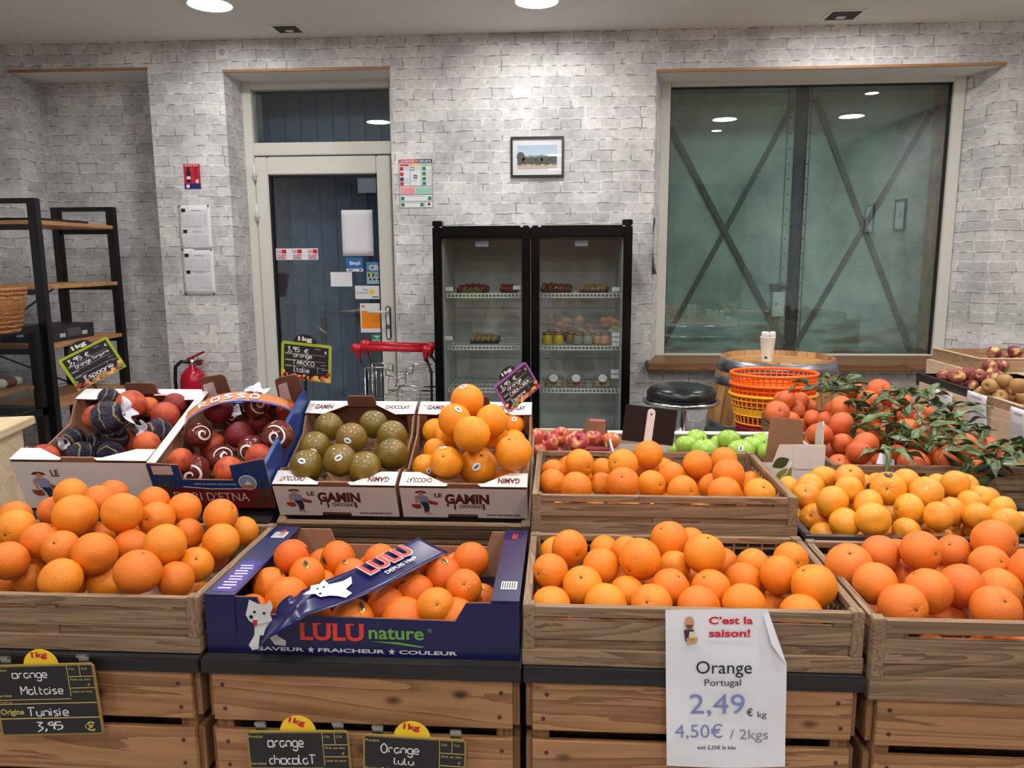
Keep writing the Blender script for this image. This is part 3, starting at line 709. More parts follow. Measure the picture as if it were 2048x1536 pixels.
for k, (u, lb) in enumerate(((1107, 'left'), (1152, 'middle'), (1205, 'right'))):
    p = at(u, 775, FY + .12); t = thing('dessert_tub', 'clear domed tub with a round white label on the lowest fridge shelf, %s one' % lb, 'tub', (p.x, FY + .15, SZ[2] + .0045), 'tubs in the fridge')
    b = MB()
    for dx in (-.026, .026): b.lathe([(.02, 0), (.026, .004), (.027, .012), (.02, .016), (.026, .02), (.027, .03), (.018, .034)], 16, Matrix.Translation((dx, -.01, .002)))
    b.build('cakes', plain('cakes', (188, 166, 116) if k != 1 else (170, 120, 104), .6, var=.25) if k != 1 else plain('pink_cakes', (178, 126, 108), .6, var=.25), t)
    MB().lathe([(.055, 0), (.06, .01), (.058, .045), (.045, .06), (0, .064)], 24, cap=False).build('dome', CLEAR, t)
    MB().prism(disc(0, 0, .024), 0, .001, Matrix.Translation((0, -.045, .053)) @ Matrix.Rotation(R(52), 4, 'X')).build('label', PAPER, t)

# ------------------------------------------------------------------ fire extinguisher
p = at(388, 780, 4.70)
t = thing('fire_extinguisher', 'red fire extinguisher hung on the brick pier', 'extinguisher', (p.x, 4.70, .38))
XR_ = plain('extinguisher_red', (178, 14, 44), .25)
MB().lathe([(.07, 0), (.078, .012), (.078, .29), (.07, .33), (.045, .362), (.022, .375), (.022, .39)], 28).build('cylinder', XR_, t)
MB().lathe([(.018, .385), (.02, .40), (.02, .425), (.012, .43)], 16).build('valve', CHROME, t)
MB().bar((-.03, 0, .425), (.085, 0, .475), .022, .012).bar((-.02, 0, .40), (.075, 0, .418), .022, .01).box((-.02, -.012, .405), (.01, .012, .44)).build('handle', plain('extinguisher_handle', (160, 16, 30), .35), t)
MB().tube([(-.015, -.01, .41), (-.06, -.02, .415), (-.10, -.02, .38), (-.108, -.02, .30), (-.105, -.02, .15), (-.085, -.02, .05)], .011, 10).build('hose', BLACKP, t)
MB().box((.03, -.02, .39), (.062, .02, .425)).build('gauge', plain('gauge_brown', (92, 40, 30), .4), t, bevel=.004)
MB().box((-.03, .078, .25), (.03, .10, .32)).build('bracket', BLACKM, t)

# ------------------------------------------------------------------ shopping trolleys
def cp(x, y, Y): return at(700 + x / 7.68, 660 + y / 7.68, Y)
for k, Y in enumerate((4.30, 4.42)):
    ox, oy = (0, 0) if k == 0 else (110, -62)
    base = cp(640, 1500, Y); t = thing('shopping_trolley', ('front red-handled chrome shopping trolley beside the fridge', 'rear red-handled chrome shopping trolley nested behind the front one')[k], 'trolley', (base.x, Y, 0), 'nested trolleys')
    q = lambda x, y, dy=0: cp(x + (ox if k else 0), y + (oy if k else 0), Y + dy)
    if k == 0: hb = [cp(90, 275, Y), cp(1180, 300, Y)]
    else: hb = [cp(225, 215, Y), cp(1255, 245, Y)]
    MB().tube(hb, .0165, 14).build('handle_bar', RED, t, True)
    for e, sg in ((hb[0], 1), (hb[1], -1)):
        b = MB()
        b.lathe([(.0, -.024), (.018, -.022), (.024, -.01), (.024, .016), (.017, .03)], 16, Matrix.Translation(e) @ Matrix.Rotation(R(90), 4, 'Y'), cap=False)
        b.tube([e + Vector((0, 0, 0)), e + Vector((sg * .01, .02, -.035)), e + Vector((sg * .014, .03, -.075))], [.02, .018, .006], 12)
        b.build('handle_bracket', RED, t, True)
    r = .0048
    b = MB()
    b.tube([q(230, 575), q(530, 575), q(548, 600), q(552, 705), q(580, 738), q(825, 738), q(850, 715), q(862, 600), q(880, 588), q(1175, 592), q(1210, 620), q(1230, 650)], r, 8)
    b.tube([q(590, 922), q(1230, 935)], r, 8).tube([q(740, 775, .05), q(740, 880, .05), q(560, 1010)], r, 8)
    for x in (285, 365, 405, 475): b.tube([q(x, 590, .01), q(x + 8, 1050, .01)], .0022, 6)
    for yy in range(0, 5): b.tube([q(235, 1050 + yy * 160, .0), q(1235, 1060 + yy * 160, 0)], .0022, 6)
    b.tube([q(230, 575), q(250, 1700)], r, 8)
    if k == 0: b.tube([q(550, 600), q(700, 650, .1)], .003, 6).tube([q(552, 690), q(700, 730, .1)], .003, 6)
    b.build('basket_wire', CHROME, t, True)
    e = hb[1]
    b = MB().tube([e + Vector((-.005, .02, -.06)), q(1250, 640), q(1255, 1050), Vector((q(1255, 1050).x, Y, .07))], .007, 8)
    e = hb[0]; b.tube([e + Vector((.014, .03, -.07)), q(255, 640, .03), Vector((q(260, 1050).x, Y + .03, .07))], .006, 8)
    b.build('upright', BLACKM, t, True)
    x0, x1 = q(255, 1050).x, q(1255, 1050).x
    MB().tube([(x0, Y + .03, .075), (x1, Y, .075)], .01, 8).tube([(x0 + .02, Y + .03, .075), (x0 + .02, Y + .3 - k * .1, .075)], .008, 8).tube([(x1 - .02, Y, .075), (x1 - .02, Y + .3 - k * .1, .075)], .008, 8).build('undercarriage', CHROME, t, True)
    for x in (x0, x1): MB().lathe([(.012, -.01), (.036, -.01), (.036, .01), (.012, .01)], 16, Matrix.Translation((x, Y + .01, .037)) @ Matrix.Rotation(R(90), 4, 'Y')).build('wheel', BLACKP, t, True)

# two small pictures on the right-hand wall, seen only as reflections in the window
for y, nm in ((2.32, 'nearer the window'), (1.56, 'farther from the window')):
    s = thing('framed_picture', 'small framed picture on the right wall reflected in the window, %s' % nm, 'picture', axes((XR - .002, y + .12, 1.68), (0, -1, 0), (0, 0, 1)), 'pictures on the right wall')
    MB().box((0, 0, 0), (.24, .015, .02)).box((0, .285, 0), (.24, .3, .02)).box((0, .015, 0), (.015, .285, .02)).box((.225, .015, 0), (.24, .285, .02)).build('frame', BLACKP, s)
    flat('mat_board', rect(.015, .015, .21, .27), PAPER, s, Matrix(), .008); flat('print', disc(.12, .15, .045), CGREY, s, Matrix(), .009)
# ------------------------------------------------------------------ left side: rack, glass case, counter
t = thing('metal_shelf_rack', 'tall black metal rack with wooden shelves in the niche corner', 'rack', (-2.9, 4.2, 0))
RX0, RX1, RY0, RY1 = -3.09, -2.70, 3.88, 4.62
for x in (RX0, RX1 - .045):
    for y in (RY0, RY1 - .045): MB().box((x, y, 0), (x + .045, y + .045, 1.745)).build('upright', BLACKM, t, True, .002)
for y in (RY0, RY1 - .045): MB().box((RX0 + .045, y, 1.72), (RX1 - .045, y + .045, 1.745)).build('top_rail', BLACKM, t, True)
for z in (1.635, 1.30, .985, .66, .3):
    MB().box((RX0 + .005, RY0 + .012, z - .022), (RX1 - .005, RY1 - .012, z)).build('shelf_board', SHELFW, t, True, .002)
    MB().box((RX0 + .045, RY0 + .005, z - .05), (RX1 - .045, RY0 + .03, z - .023)).build('shelf_rail', BLACKM, t, True)
    MB().box((RX0 + .045, RY1 - .03, z - .05), (RX1 - .045, RY1 - .005, z - .023)).build('shelf_rail', BLACKM, t, True)
for a, c in (((1.02), 1.28), ((.95), .68)):
    MB().bar((RX0 + .01, RY0 + .04, a), (RX0 + .01, RY1 - .05, c), .006, .016, (1, 0, 0)).build('brace', BLACKM, t, True)
o = MB().box((-3.0, 3.98, 1.636), (-2.76, 4.42, 1.640)).box((-3.0, 3.98, 1.64), (-2.992, 4.42, 1.652)).box((-2.768, 3.98, 1.64), (-2.76, 4.42, 1.652)).box((-2.99, 3.98, 1.64), (-2.77, 3.988, 1.652)).box((-2.99, 4.412, 1.64), (-2.77, 4.42, 1.652)).build('black_tray', BLACKM)
tag(o, 'flat black tray on the top shelf of the rack', 'tray')
t = thing('black_carton', 'black carton with small grey labels on the middle rack shelf', 'box', (-2.9, 4.2, .986))
MB().box((-.16, -.2, 0), (.13, .2, .082)).build('carton', plain('black_carton', (30, 30, 34), .45), t, bevel=.003)
for y in (-.12, .08): flat('label', rect(0, 0, .05, .022), CGREY, t, axes((.1305, y, .02), (0, 1, 0), (0, 0, 1)), .0008)
for x in (-.06,): flat('label', rect(0, 0, .04, .02), CGREY, t, axes((x, -.2005, .03), (1, 0, 0), (0, 0, 1)), .0008)
flat('print_panel', rect(0, 0, .12, .045), plain('carton_grey', (70, 72, 76), .5), t, axes((.1303, -.05, .02), (0, 1, 0), (0, 0, 1)), .0006)

c = thing('glass_case', 'black framed glass display case on the left in front of the rack', 'display case', (-2.95, 3.4, 0))
GX0, GX1, GY0, GY1, GZ = -3.3, -2.72, 2.9, 3.85, 1.098
b = MB()
for x in (GX0, GX1 - .04):
    for y in (GY0, GY1 - .04): b.box((x, y, 0), (x + .04, y + .04, GZ - .04))
for z in (GZ - .04, .62, .0):
    b.box((GX0, GY0, z), (GX1, GY0 + .04, z + .04)).box((GX0, GY1 - .04, z), (GX1, GY1, z + .04)).box((GX0, GY0 + .04, z), (GX0 + .04, GY1 - .04, z + .04)).box((GX1 - .04, GY0 + .04, z), (GX1, GY1 - .04, z + .04))
b.build('frame', BLACKM, c, True)
MB().box((GX0 + .04, GY0 + .04, GZ - .012), (GX1 - .04, GY1 - .04, GZ - .004)).build('top_pane', GLASS, c, True)
MB().box((GX1 - .024, GY0 + .04, .66), (GX1 - .018, GY1 - .04, GZ - .04)).build('side_pane', GLASS, c, True)
MB().box((GX0 + .04, GY0 + .018, .66), (GX1 - .04, GY0 + .024, GZ - .04)).build('front_pane', GLASS, c, True)
MB().box((GX0 + .02, GY0 + .045, .763), (GX1 - .03, GY1 - .045, .785)).build('shelf_board', SHELFW, c, True)
MB().box((GX0 + .02, GY0 + .045, .42), (GX1 - .03, GY1 - .045, .44)).build('shelf_board', SHELFW, c, True)
EGG = plain('egg_white', (222, 212, 196), .5); EGGB = plain('egg_brown', (120, 70, 58), .5)
for k, (u, v, m) in enumerate(((35, 765, EGG), (4, 775, EGG), (22, 758, EGGB), (12, 752, EGGB), (2, 758, EGG))):
    p = atX(u, v, -2.83); p.z = .785; z = .0
    o = MB().lathe([(.004, 0), (.02, .006), (.0265, .022), (.024, .036), (.013, .049), (.003, .053)], 18, Matrix.Translation((0, 0, .026)) @ Matrix.Rotation(R(75), 4, 'Y') @ Matrix.Translation((0, 0, -.026))).build('egg', m)
    o.location = p
    tag(o, ('white egg nearest the right post inside the glass case', 'white egg at the picture edge inside the glass case, front one', 'brown egg behind the white eggs in the glass case, nearer the right post', 'brown egg behind the white eggs in the glass case, farther from the post', 'white egg at the rear left of the glass case shelf')[k], 'egg', 'eggs in the glass case')
# wicker basket
p = at(-14, 628, 3.45)
WICK = wood('wicker', (96, 54, 26), (186, 126, 72), 2, 2.2, .6)
t = thing('wicker_basket', 'brown wicker basket standing on the glass case', 'basket', (p.x, 3.35, GZ))
MB().lathe([(.15, 0), (.16, .004), (.195, .13), (.205, .2), (.195, .2), (.185, .13), (.148, .012), (0, .012)], 40, cap=False).build('body', WICK, t)
b = MB()
for k in range(9): b.tube([((.163 + k * .0047) * math.cos(a * .2618), (.163 + k * .0047) * math.sin(a * .2618), .012 + k * .021 + .003 * (-1) ** (a + k)) for a in range(24)], .0065, 6, close=True)
b.build('weave', WICK, t)
MB().tube([(.2 * math.cos(a * .2618), .2 * math.sin(a * .2618), .2) for a in range(24)], .01, 8, close=True).build('rim', WICK, t)

# pine counter, turned a little
p = atZ(70, 831, .90); q = atZ(0, 862, .90)
ax = (p - q).normalized(); M = axes((p.x, p.y, .0), ax, Vector((-ax.y, ax.x, 0)))
t = thing('pine_counter', 'light pine counter at the left edge behind the crates', 'counter', M)
MB().prism([(0, 0), (-.03, .52), (-1.0, .6), (-1.0, 0)], .872, .90).build('top', LPINE, t, bevel=.003)
MB().box((-.96, .025, 0), (-.065, .045, .872)).build('front_panel', LPINEZ, t)
MB().box((-.065, .025, 0), (-.045, .46, .872)).build('side_panel', LPINEZ, t)

# ------------------------------------------------------------------ stall base
t = thing('stall_base', 'dark stepped base carrying the crates of citrus', 'display stand', (0, 1.9, 0))
b = MB()
b.box((-1.4, 1.36, 0), (1.22, 1.68, .328))
b.box((.56, 1.70, 0), (1.45, 2.125, .687)).box((-.06, 1.72, 0), (.55, 2.155, .783)).box((-.06, 2.16, 0), (.745, 2.48, .775)).box((.75, 2.13, 0), (1.38, 3.0, .728))
b.build('plinth', BLKWOOD, t, True)
pr = MB()
pr.prism([(1.80, 0), (1.80, .60), (2.24, .805), (2.24, 0)], -.06, .72, axes((0, 0, 0), (0, 1, 0), (0, 0, 1)) @ Matrix.Scale(-1, 4, (0, 0, 1)))
pr.prism([(1.84, 0), (1.84, .762), (2.2, .892), (2.2, 0)], .74, 1.42, axes((0, 0, 0), (0, 1, 0), (0, 0, 1)) @ Matrix.Scale(-1, 4, (0, 0, 1)))
pr.build('sloped_riser', BLKWOOD, t, True)
for i, (x0, x1, y1) in enumerate(((-1.42, -.672, 1.72), (-.668, -.07, 1.70), (-.066, .538, 1.69))):
    o = MB().box((x0, 1.292, .6605), (x1, y1, .689)).build('black_board', BLKWOOD, None, bevel=.002)
    tag(o, 'black board under the %s' % ('wooden crate above the leftmost slate price board', 'navy citrus box', 'crate with the white price sheet')[i], 'board', 'black boards on the pine crates')
def pine_crate(label, x0, x1, z0, z1, y0=1.30, y1=1.66):
    t = thing('pine_crate', label, 'crate', ((x0 + x1) / 2, (y0 + y1) / 2, z0), 'pine crates under the stall')
    h = z1 - z0; n = 3; sh = (h - .02 * (n - 1)) / n
    rr = random.Random(int(x0 * 1000))
    for side in (0, 1):
        ya, yb = (y0, y0 + .012) if side == 0 else (y1 - .012, y1)
        for k in range(n):
            z = z0 + k * (sh + .02)
            sl = MB().box((x0 + .012, ya, z), (x1 - .012, yb, z + sh)).build('slat', PINE, t, True, .0015)
            if side == 0:
                for x in (x0 + .035, x1 - .035):
                    for zz in (.25, .75): MB().lathe([(.004, 0), (.004, .0012)], 8, Matrix.Translation((x + rr.uniform(-.004, .004), ya, z + sh * zz)) @ UP).build('nail', plain('rusty_nail', (74, 46, 34), .6), sl, True)
    for x in (x0, x1 - .012):
        for k in range(n):
            z = z0 + k * (sh + .02); MB().box((x, y0 + .014, z), (x + .012, y1 - .014, z + sh - .004)).build('side_slat', PINEY, t, True, .001)
    for x in (x0 + .013, x1 - .043):
        for y in (y0 + .0125, y1 - .0425): MB().box((x, y, z0), (x + .03, y + .03, z1 - .002)).build('corner_post', PINEY, t, True)
    MB().box((x0 + .013, y0 + .013, z0 + .002), (x1 - .013, y1 - .013, z0 + .012)).build('floor_panel', PINEY, t, True)
    gx = x0 + .6 * (x1 - x0)
    return t
for n, x0, x1, z1 in (('pine slat crate behind the slate board reading Tunisie', -1.28, -.68, .659), ('pine slat crate under the navy citrus box', -.664, -.074, .659), ('pine slat crate behind the white price sheet', -.062, .534, .659), ('pine slat crate at the right end of the front row', .552, 1.152, .648)):
    pine_crate(n, x0, x1, .33, z1)

# ------------------------------------------------------------------ wood-look fruit crates
def crate(label, w, d, h, M, foot=.03, mx=None, my=None, lattice=True):
    """local box: x 0..w, y 0..d, z 0..h"""
    mx = mx or SLATX; my = my or SLATY
    t = thing('wood_look_crate', label, 'crate', M, 'wood-look fruit crates')
    th = .014; p = .022
    def panel(mb, lo, hi, f):       # slatted long panel, f maps (a, depth, z) boxes
        L = hi - lo; z = h
        s = (h - foot) / 3.0
        mb.box(*f(lo, 0, h - s * .66, hi, th, h))                                    # top slat
        seg = L / 2.0
        mb.box(*f(lo + seg - .02, .003, h - s * 1.0, lo + seg + .02, th, h - s * .66)).box(*f(lo, .003, h - s * 1.0, lo + .03, th, h - s * .66)).box(*f(hi - .03, .003, h - s * 1.0, hi, th, h - s * .66))
        mb.box(*f(lo, .001, foot + s * .75, hi, th, h - s * 1.0))                        # middle slat
        mb.box(*f(lo, .007, foot, hi, th, foot + s * .75)).box(*f(lo + seg - .022, .003, foot, lo + seg + .022, .007, foot + s * .75))
    fx = lambda a, y0, z0, c, y1, z1: ((a, y0, z0), (c, y1, z1))
    b = MB(); panel(b, p, w - p, fx); b.build('front_panel', mx, t)
    fb = lambda a, y0, z0, c, y1, z1: ((a, d - y1, z0), (c, d - y0, z1))
    def lat(mb, lo, hi, f):
        mb.box(*f(lo, 0, h - .012, hi, th, h)).box(*f(lo, .002, 0, hi, th - .002, h * .45))
        n = int((hi - lo) / .03)
        for k in range(1, n): mb.box(*f(lo + k * (hi - lo) / n - .002, .004, h * .45, lo + k * (hi - lo) / n + .002, th - .004, h - .012))
        for zz in (.6, .78): mb.box(*f(lo, .0045, h * zz - .002, hi, th - .0045, h * zz + .002))
    b = MB(); (lat if lattice else panel)(b, p, w - p, fb); b.build('back_panel', mx, t)
    for sx in (0, 1):
        fs = (lambda a, y0, z0, c, y1, z1: ((y0, a, z0), (y1, c, z1))) if sx == 0 else (lambda a, y0, z0, c, y1, z1: ((w - y1, a, z0), (w - y0, c, z1)))
        b = MB(); (lat if lattice and sx else panel)(b, p, d - p, fs)
        b.build('side_panel', my, t)
    for x in (0, w - p):
        for y in (0, d - p):
            MB().box((x, y - .001 if y == 0 else y, foot), (x + p, y + p, h + .003)).build('corner_post', my, t, bevel=.0015)
    b = MB().box((-.001, -.003, 0), (w + .001, .012, foot)).box((-.001, d - .012, 0), (w + .001, d + .001, foot)).box((-.001, .012, 0), (.012, d - .012, foot)).box((w - .012, .012, 0), (w + .001, d - .012, foot)).box((.012, .012, 0), (w - .012, d - .012, .006))
    b.build('bottom_tray', mx, t, bevel=.001)
    return t
T_ = Matrix.Translation
crate('wood-look crate of oranges at the lower left, above the Tunisie slate', .598, .41, .108, T_((-1.272, 1.31, .6915)), lattice=False)
crate('wood-look crate of oranges carrying the white price sheet', .602, .38, .112, T_((-.067, 1.306, .6905)))
crate('wood-look crate of oranges at the front right corner of the stall', .602, .39, .148, T_((.545, 1.293, .6495)), foot=.042)
crate('wood-look crate of oranges on the second tier below the black-backed sign', .605, .425, .095, T_((-.066, 1.722, .785)))
crate('wood-look crate of leafy mandarins, front one of two', .605, .41, .118, T_((.758, 2.135, .7305)))
crate('wood-look crate of leafy mandarins, rear one of two', .605, .41, .118, T_((.758, 2.55, .7305)))
TH = R(25)
zx = Vector((0, -math.sin(TH), math.cos(TH))); yx = Vector((0, math.cos(TH), math.sin(TH)))
o0 = Vector((-.722, 1.866, .773))
crate('tilted wood-look crate under the two white citrus boxes', .648, .40, .088, tilt(o0 - zx * .0895 - yx * .028 + Vector((-.002, 0, 0)), TH))
# black plastic crate of clementines
t = thing('black_plastic_crate', 'black plastic crate of clementines on the second tier', 'crate', (.555, 1.70, .6885))
b = MB(); w, d_, h = .61, .42, .112
for q in (((0, 0, 0), (w, .012, h - .012)), ((0, d_ - .012, 0), (w, d_, h - .012)), ((0, .012, 0), (.012, d_ - .012, h - .012)), ((w - .012, .012, 0), (w, d_ - .012, h - .012)), ((.012, .012, 0), (w - .012, d_ - .012, .008))): b.box(*q)
b.build('body', BLACKP, t)
b = MB()
for q in (((-.004, -.004, h - .012), (w + .004, .018, h)), ((-.004, d_ - .018, h - .012), (w + .004, d_ + .004, h)), ((-.004, .018, h - .012), (.018, d_ - .018, h)), ((w - .018, .018, h - .012), (w + .004, d_ - .018, h))): b.box(*q)
b.build('rim', plain('black_rim', (46, 44, 46), .35), t, bevel=.003)

# ------------------------------------------------------------------ white cardboard citrus boxes
BROWNP = plain('print_brown', (92, 40, 26), .6); SKIN = plain('print_skin', (206, 150, 120), .6); SHIRT = plain('print_shirt', (150, 150, 190), .6); JEANS = plain('print_jeans', (42, 44, 84), .6); REDB = plain('print_basket', (150, 62, 44), .6)
def boy(t, M, x, y, s):
    P = lambda pts: [(x + a * s, y + b_ * s) for a, b_ in pts]
    for nm, pts, m in (('printed_shoe', [(.42, .0), (.52, .02), (.46, .12), (.36, .1)], SKIN), ('printed_shoe', [(.56, -.02), (.66, -.02), (.56, .1), (.48, .1)], SKIN),
                       ('printed_trousers', [(.3, .52), (.56, .52), (.6, .3), (.56, .1), (.42, .1), (.4, .3)], JEANS), ('printed_shirt', [(.16, .74), (.24, .8), (.5, .8), (.6, .7), (.56, .5), (.28, .5), (.26, .68)], SHIRT),
                       ('printed_arm', [(.14, .72), (.24, .74), (.24, .46), (.16, .46)], SKIN), ('printed_bag', [(.56, .62), (.88, .5), (.86, .4), (.6, .44)], REDB), ('printed_basket', [(.02, .42), (.3, .42), (.34, .26), (.18, .22), (.04, .3)], REDB),
                       ('printed_face', disc(.36, .86, .08, 14, .09), SKIN), ('printed_hat', [(.16, .9), (.56, .9), (.5, .97), (.36, 1.0), (.22, .97)], BROWNP)):
        flat(nm, P(pts), m, t, M, .0008 if nm != 'printed_face' else .001)
def card_box(label, w, d, h, M, figure, notch=True, printed=True):
    t = thing('citrus_box', label, 'box', M, 'white cardboard citrus boxes')
    two = [CARDD, PRINTW]; k = .005
    b = MB()
    b.prism([(0, 0), (w * .36, 0), (w * .365, .012), (w * .6, .012), (w * .605, 0), (w, 0), (w, h), (0, h)], -k, 0, UP, 0, 1)
    b.build('front_panel', two, t)
    MB().box((k, d - k, 0), (w - k, d, h), 0).build('back_panel', two, t)
    for x in (0, w - k):
        P = [(k, 0), (d, 0), (d, h), (d * .82, h), (d * .7, h * .72), (d * .3, h * .72), (d * .2, h), (k, h)]
        MB().prism(P, x, x + k, axes((0, 0, 0), (0, 1, 0), (0, 0, 1)), 0).build('side_panel', [CARD, PRINTW], t)
        for y in (.006, d - .05): MB().box((x + (k if x == 0 else -.018), y, .004), (x + (.018 + k if x == 0 else 0), y + .044, h + .004)).build('corner_pad', CARD, t)
    MB().box((k, k, 0), (w - k, d - k, .004)).build('base_panel', CARD, t)
    fl = [(0, 0), (w * .37, 0), (w * .38, .004), (w * .63, .004), (w * .64, 0), (w, 0), (w, .052), (w * .86, .052), (w * .66, .012), (w * .35, .012), (w * .14, .052), (0, .052)]
    MB().prism(fl, h + .0045, h + .0075, Matrix(), 0, 1).build('front_flap', two, t)
    bw = [(0, d + .004), (w, d + .004), (w, d - .055), (w * .83, d - .058), (w * .62, d - .012), (w * .38, d - .012), (w * .17, d - .058), (0, d - .055)]
    MB().prism(bw, h + .0045, h + .0075, Matrix(), 0, 1).build('back_flap', two, t)
    MB().prism([(w * .36, h), (w * .63, h), (w * .62, h + .032), (w * .6, h + .036), (w * .38, h + .036), (w * .365, h + .03)], -d + .008, -d + .0125, UP).build('handle_tab', CARDD, t)
    MB().box((w * .38, .001, h), (w * .62, .006, h + .014)).build('handle_tab', CARD, t)
    F = UP @ T_((0, 0, .0))
    boy(t, F, w * .075, h * .12, h * figure)
    text('LE', BROWNP, t, F, (w * .27, h * .70, w * .06, h * .14), .03)
    if printed:
        text('GAMIN', BROWNP, t, F, (w * .35, h * .48, w * .35, h * .34), .05)
        text('CHOCOLAT', BROWNP, t, F, (w * .46, h * .34, w * .19, h * .12), .03)
        for xx, l in ((.37, .1), (.425, .2), (.655, .2)): MB().prism([(w * (xx - .006), h * .5), (w * (xx + .006), h * .5), (w * (xx + .009), h * (.5 - l)), (w * xx, h * (.48 - l)), (w * (xx - .009), h * (.5 - l))], .0003, .0006, F).build('print_drip', BROWNP, t)
        text('www.canamas.com', INK, t, F, (w * .67, h * .08, w * .27, h * .06), .02)
        MF = T_((0, 0, h + .0075))
        text('CHOCOLAT', BROWNP, t, MF, (w * .05, .012, w * .2, .018), .02, rot=math.pi); text('GAMIN', BROWNP, t, MF, (w * .77, .012, w * .17, .02), .03, rot=math.pi)
        MBk = T_((0, d, h + .0075)); text('GAMIN', BROWNP, t, MBk, (w * .07, -.036, w * .17, .022), .03, .15); text('CHOCOLAT', BROWNP, t, MBk, (w * .72, -.034, w * .22, .018), .03); text('LE', BROWNP, t, MBk, (w * .03, -.02, .008, .006), .02)
    else:
        MBk = T_((0, d, h + .0075)); text('GAMIN', INK, t, MBk, (w * .16, -.045, w * .2, .024), .03, .2); flat('print_line', rect(w * .62, -.034, w * .16, .008), CPINK, t, MBk, .0008)
    return t
card_box('white cardboard box of olive-brown oranges', .312, .355, .098, tilt((-.722, 1.866, .773), TH), .8)
card_box('white cardboard box of stacked bright oranges with white stickers', .318, .355, .098, tilt((-.400, 1.866, .773), TH), .8)
card_box('white cardboard box of paper-wrapped blood oranges at far left', .362, .36, .148, tilt((-1.402, 1.871, .779), R(20)), .68, printed=False)
# straw in the olive orange box
STRAW = plain('straw', (206, 190, 150), .7)
for k in range(2):
    t0 = tilt(((-.722, -.400)[k], 1.866, .773), TH); b = MB(); rr = random.Random(3 + k)
    for i in range(110):
        x, y, a = rr.uniform(.02, .29), rr.uniform(.03, .33), rr.uniform(0, 6.28); l = rr.uniform(.03, .07)
        p0 = Vector((x - math.cos(a) * l / 2, y - math.sin(a) * l / 2, rr.uniform(.006, .022))); p1 = Vector((x + math.cos(a) * l / 2, y + math.sin(a) * l / 2, rr.uniform(.008, .034)))
        p0.x = min(max(p0.x, .012), .30); p1.x = min(max(p1.x, .012), .30); p0.y = min(max(p0.y, .012), .34); p1.y = min(max(p1.y, .012), .34)
        b.tube([p0, (p0 + p1) / 2 + Vector((0, 0, .004)), p1], .0009, 4)
    o = b.build('straw_bedding', STRAW, None, M=t0, fix=False); o['kind'] = 'stuff'
    tag(o, 'shredded straw bedding in the white box of %s' % ('olive-brown oranges', 'stacked bright oranges')[k], 'straw', kind='stuff')

# ------------------------------------------------------------------ printed box with landscape medallion
NAVY = plain('navy_print', (18, 20, 74), .28); BLUEP = plain('blue_print', (28, 62, 128), .35); REDP = plain('box_red', (118, 30, 34), .4); LEAFP = plain('print_leaves', (66, 70, 52), .5, var=.4); NAVYD = plain('navy_dark', (14, 16, 44), .35)
w, d_, h = .305, .35, .134; th = R(22)
M = tilt((-1.033, 1.852, .795), th)
t = thing('citrus_box', 'blue and red printed cardboard box of wrapped blood oranges with round landscape emblem', 'box', M, 'printed citrus boxes')
k = .005; F = UP.copy()
MB().prism([(0, 0), (w, 0), (w, h + .022), (w * .93, h + .018), (w * .70, h), (w * .70, h * .66), (w * .27, h * .66), (w * .27, h), (0, h + .004)], -k, 0, F, 0, 1).build('front_panel', [CARDD, REDP], t)
flat('blue_print', [(0, h * .5), (w * .5, h * .44), (w, h * .47), (w, h + .02), (w * .93, h + .016), (w * .705, h - .001), (w * .705, h * .655), (w * .265, h * .655), (w * .265, h - .001), (0, h)], BLUEP, t, F, .0005)
flat('white_edge', [(w * .26, h * .49), (w * .5, h * .445), (w * .78, h * .46), (w * .78, h * .475), (w * .5, h * .46), (w * .26, h * .505)], PAPER, t, F, .0009)
rr = random.Random(4)
for cx, cy in ((.1, .5), (.9, .45)):
    b = MB()
    for i in range(46):
        x, y, a = cx * w + rr.gauss(0, .018), cy * h + rr.gauss(0, .032), rr.uniform(0, 6.28)
        x = min(max(x, .008), w - .008); y = min(max(y, .008), h - .01); c_, s_ = math.cos(a) * .008, math.sin(a) * .008
        b.prism([(x - c_, y - s_), (x + s_ * .4, y - c_ * .4), (x + c_, y + s_), (x - s_ * .4, y + c_ * .4)], .0004, .0007 + i * .00001, F)
    b.build('leaf_print', LEAFP, t)
flat('emblem_ring', disc(w * .82, h * .62, .023), PAPER, t, F, .0014); flat('emblem', disc(w * .82, h * .62, .021), plain('emblem_sky', (130, 158, 196), .5), t, F, .0017); flat('emblem_ground', [(w * .82 - .019, h * .62 - .008), (w * .82 + .019, h * .62 - .007), (w * .82 + .012, h * .62 - .018), (w * .82 - .012, h * .62 - .018)], plain('emblem_ground', (170, 128, 74), .5), t, F, .0019); flat('emblem_peak', [(w * .82 - .009, h * .62 - .006), (w * .82 + .001, h * .62 + .006), (w * .82 + .01, h * .62 - .006)], PAPER, t, F, .0021)
text('FIORI D\u2019ETNA', plain('title_print', (205, 190, 190), .5), t, F, (w * .16, h * .17, w * .64, h * .2), .0, z=.0012)
text('TERRA DI GRANDI ARANCE ROSSE', PAPER, t, F, (w * .36, h * .555, w * .36, h * .03), .02, z=.0011)
flat('paper_label', rect(w * .04, h * .78, w * .17, h * .2), plain('label_pink', (220, 196, 190), .6), t, F, .0012)
for x, m, nm in ((0, PRINTW, 'left'), (w - k, BLUEP, 'right')):
    MB().box((x, k, 0), (x + k, d_, h), 0, {'-x': 1, '+x': 0} if x == 0 else {'+x': 1}).build('side_panel', [CARD, m], t)
    MB().box((x - (.0 if x == 0 else .006), k, h), (x + (.022 if x == 0 else k), d_, h + .003)).build('side_flap', PRINTW if x == 0 else BLUEP, t)
MB().box((k, d_ - k, 0), (w - k, d_, h * .7)).build('back_panel', CARDD, t)
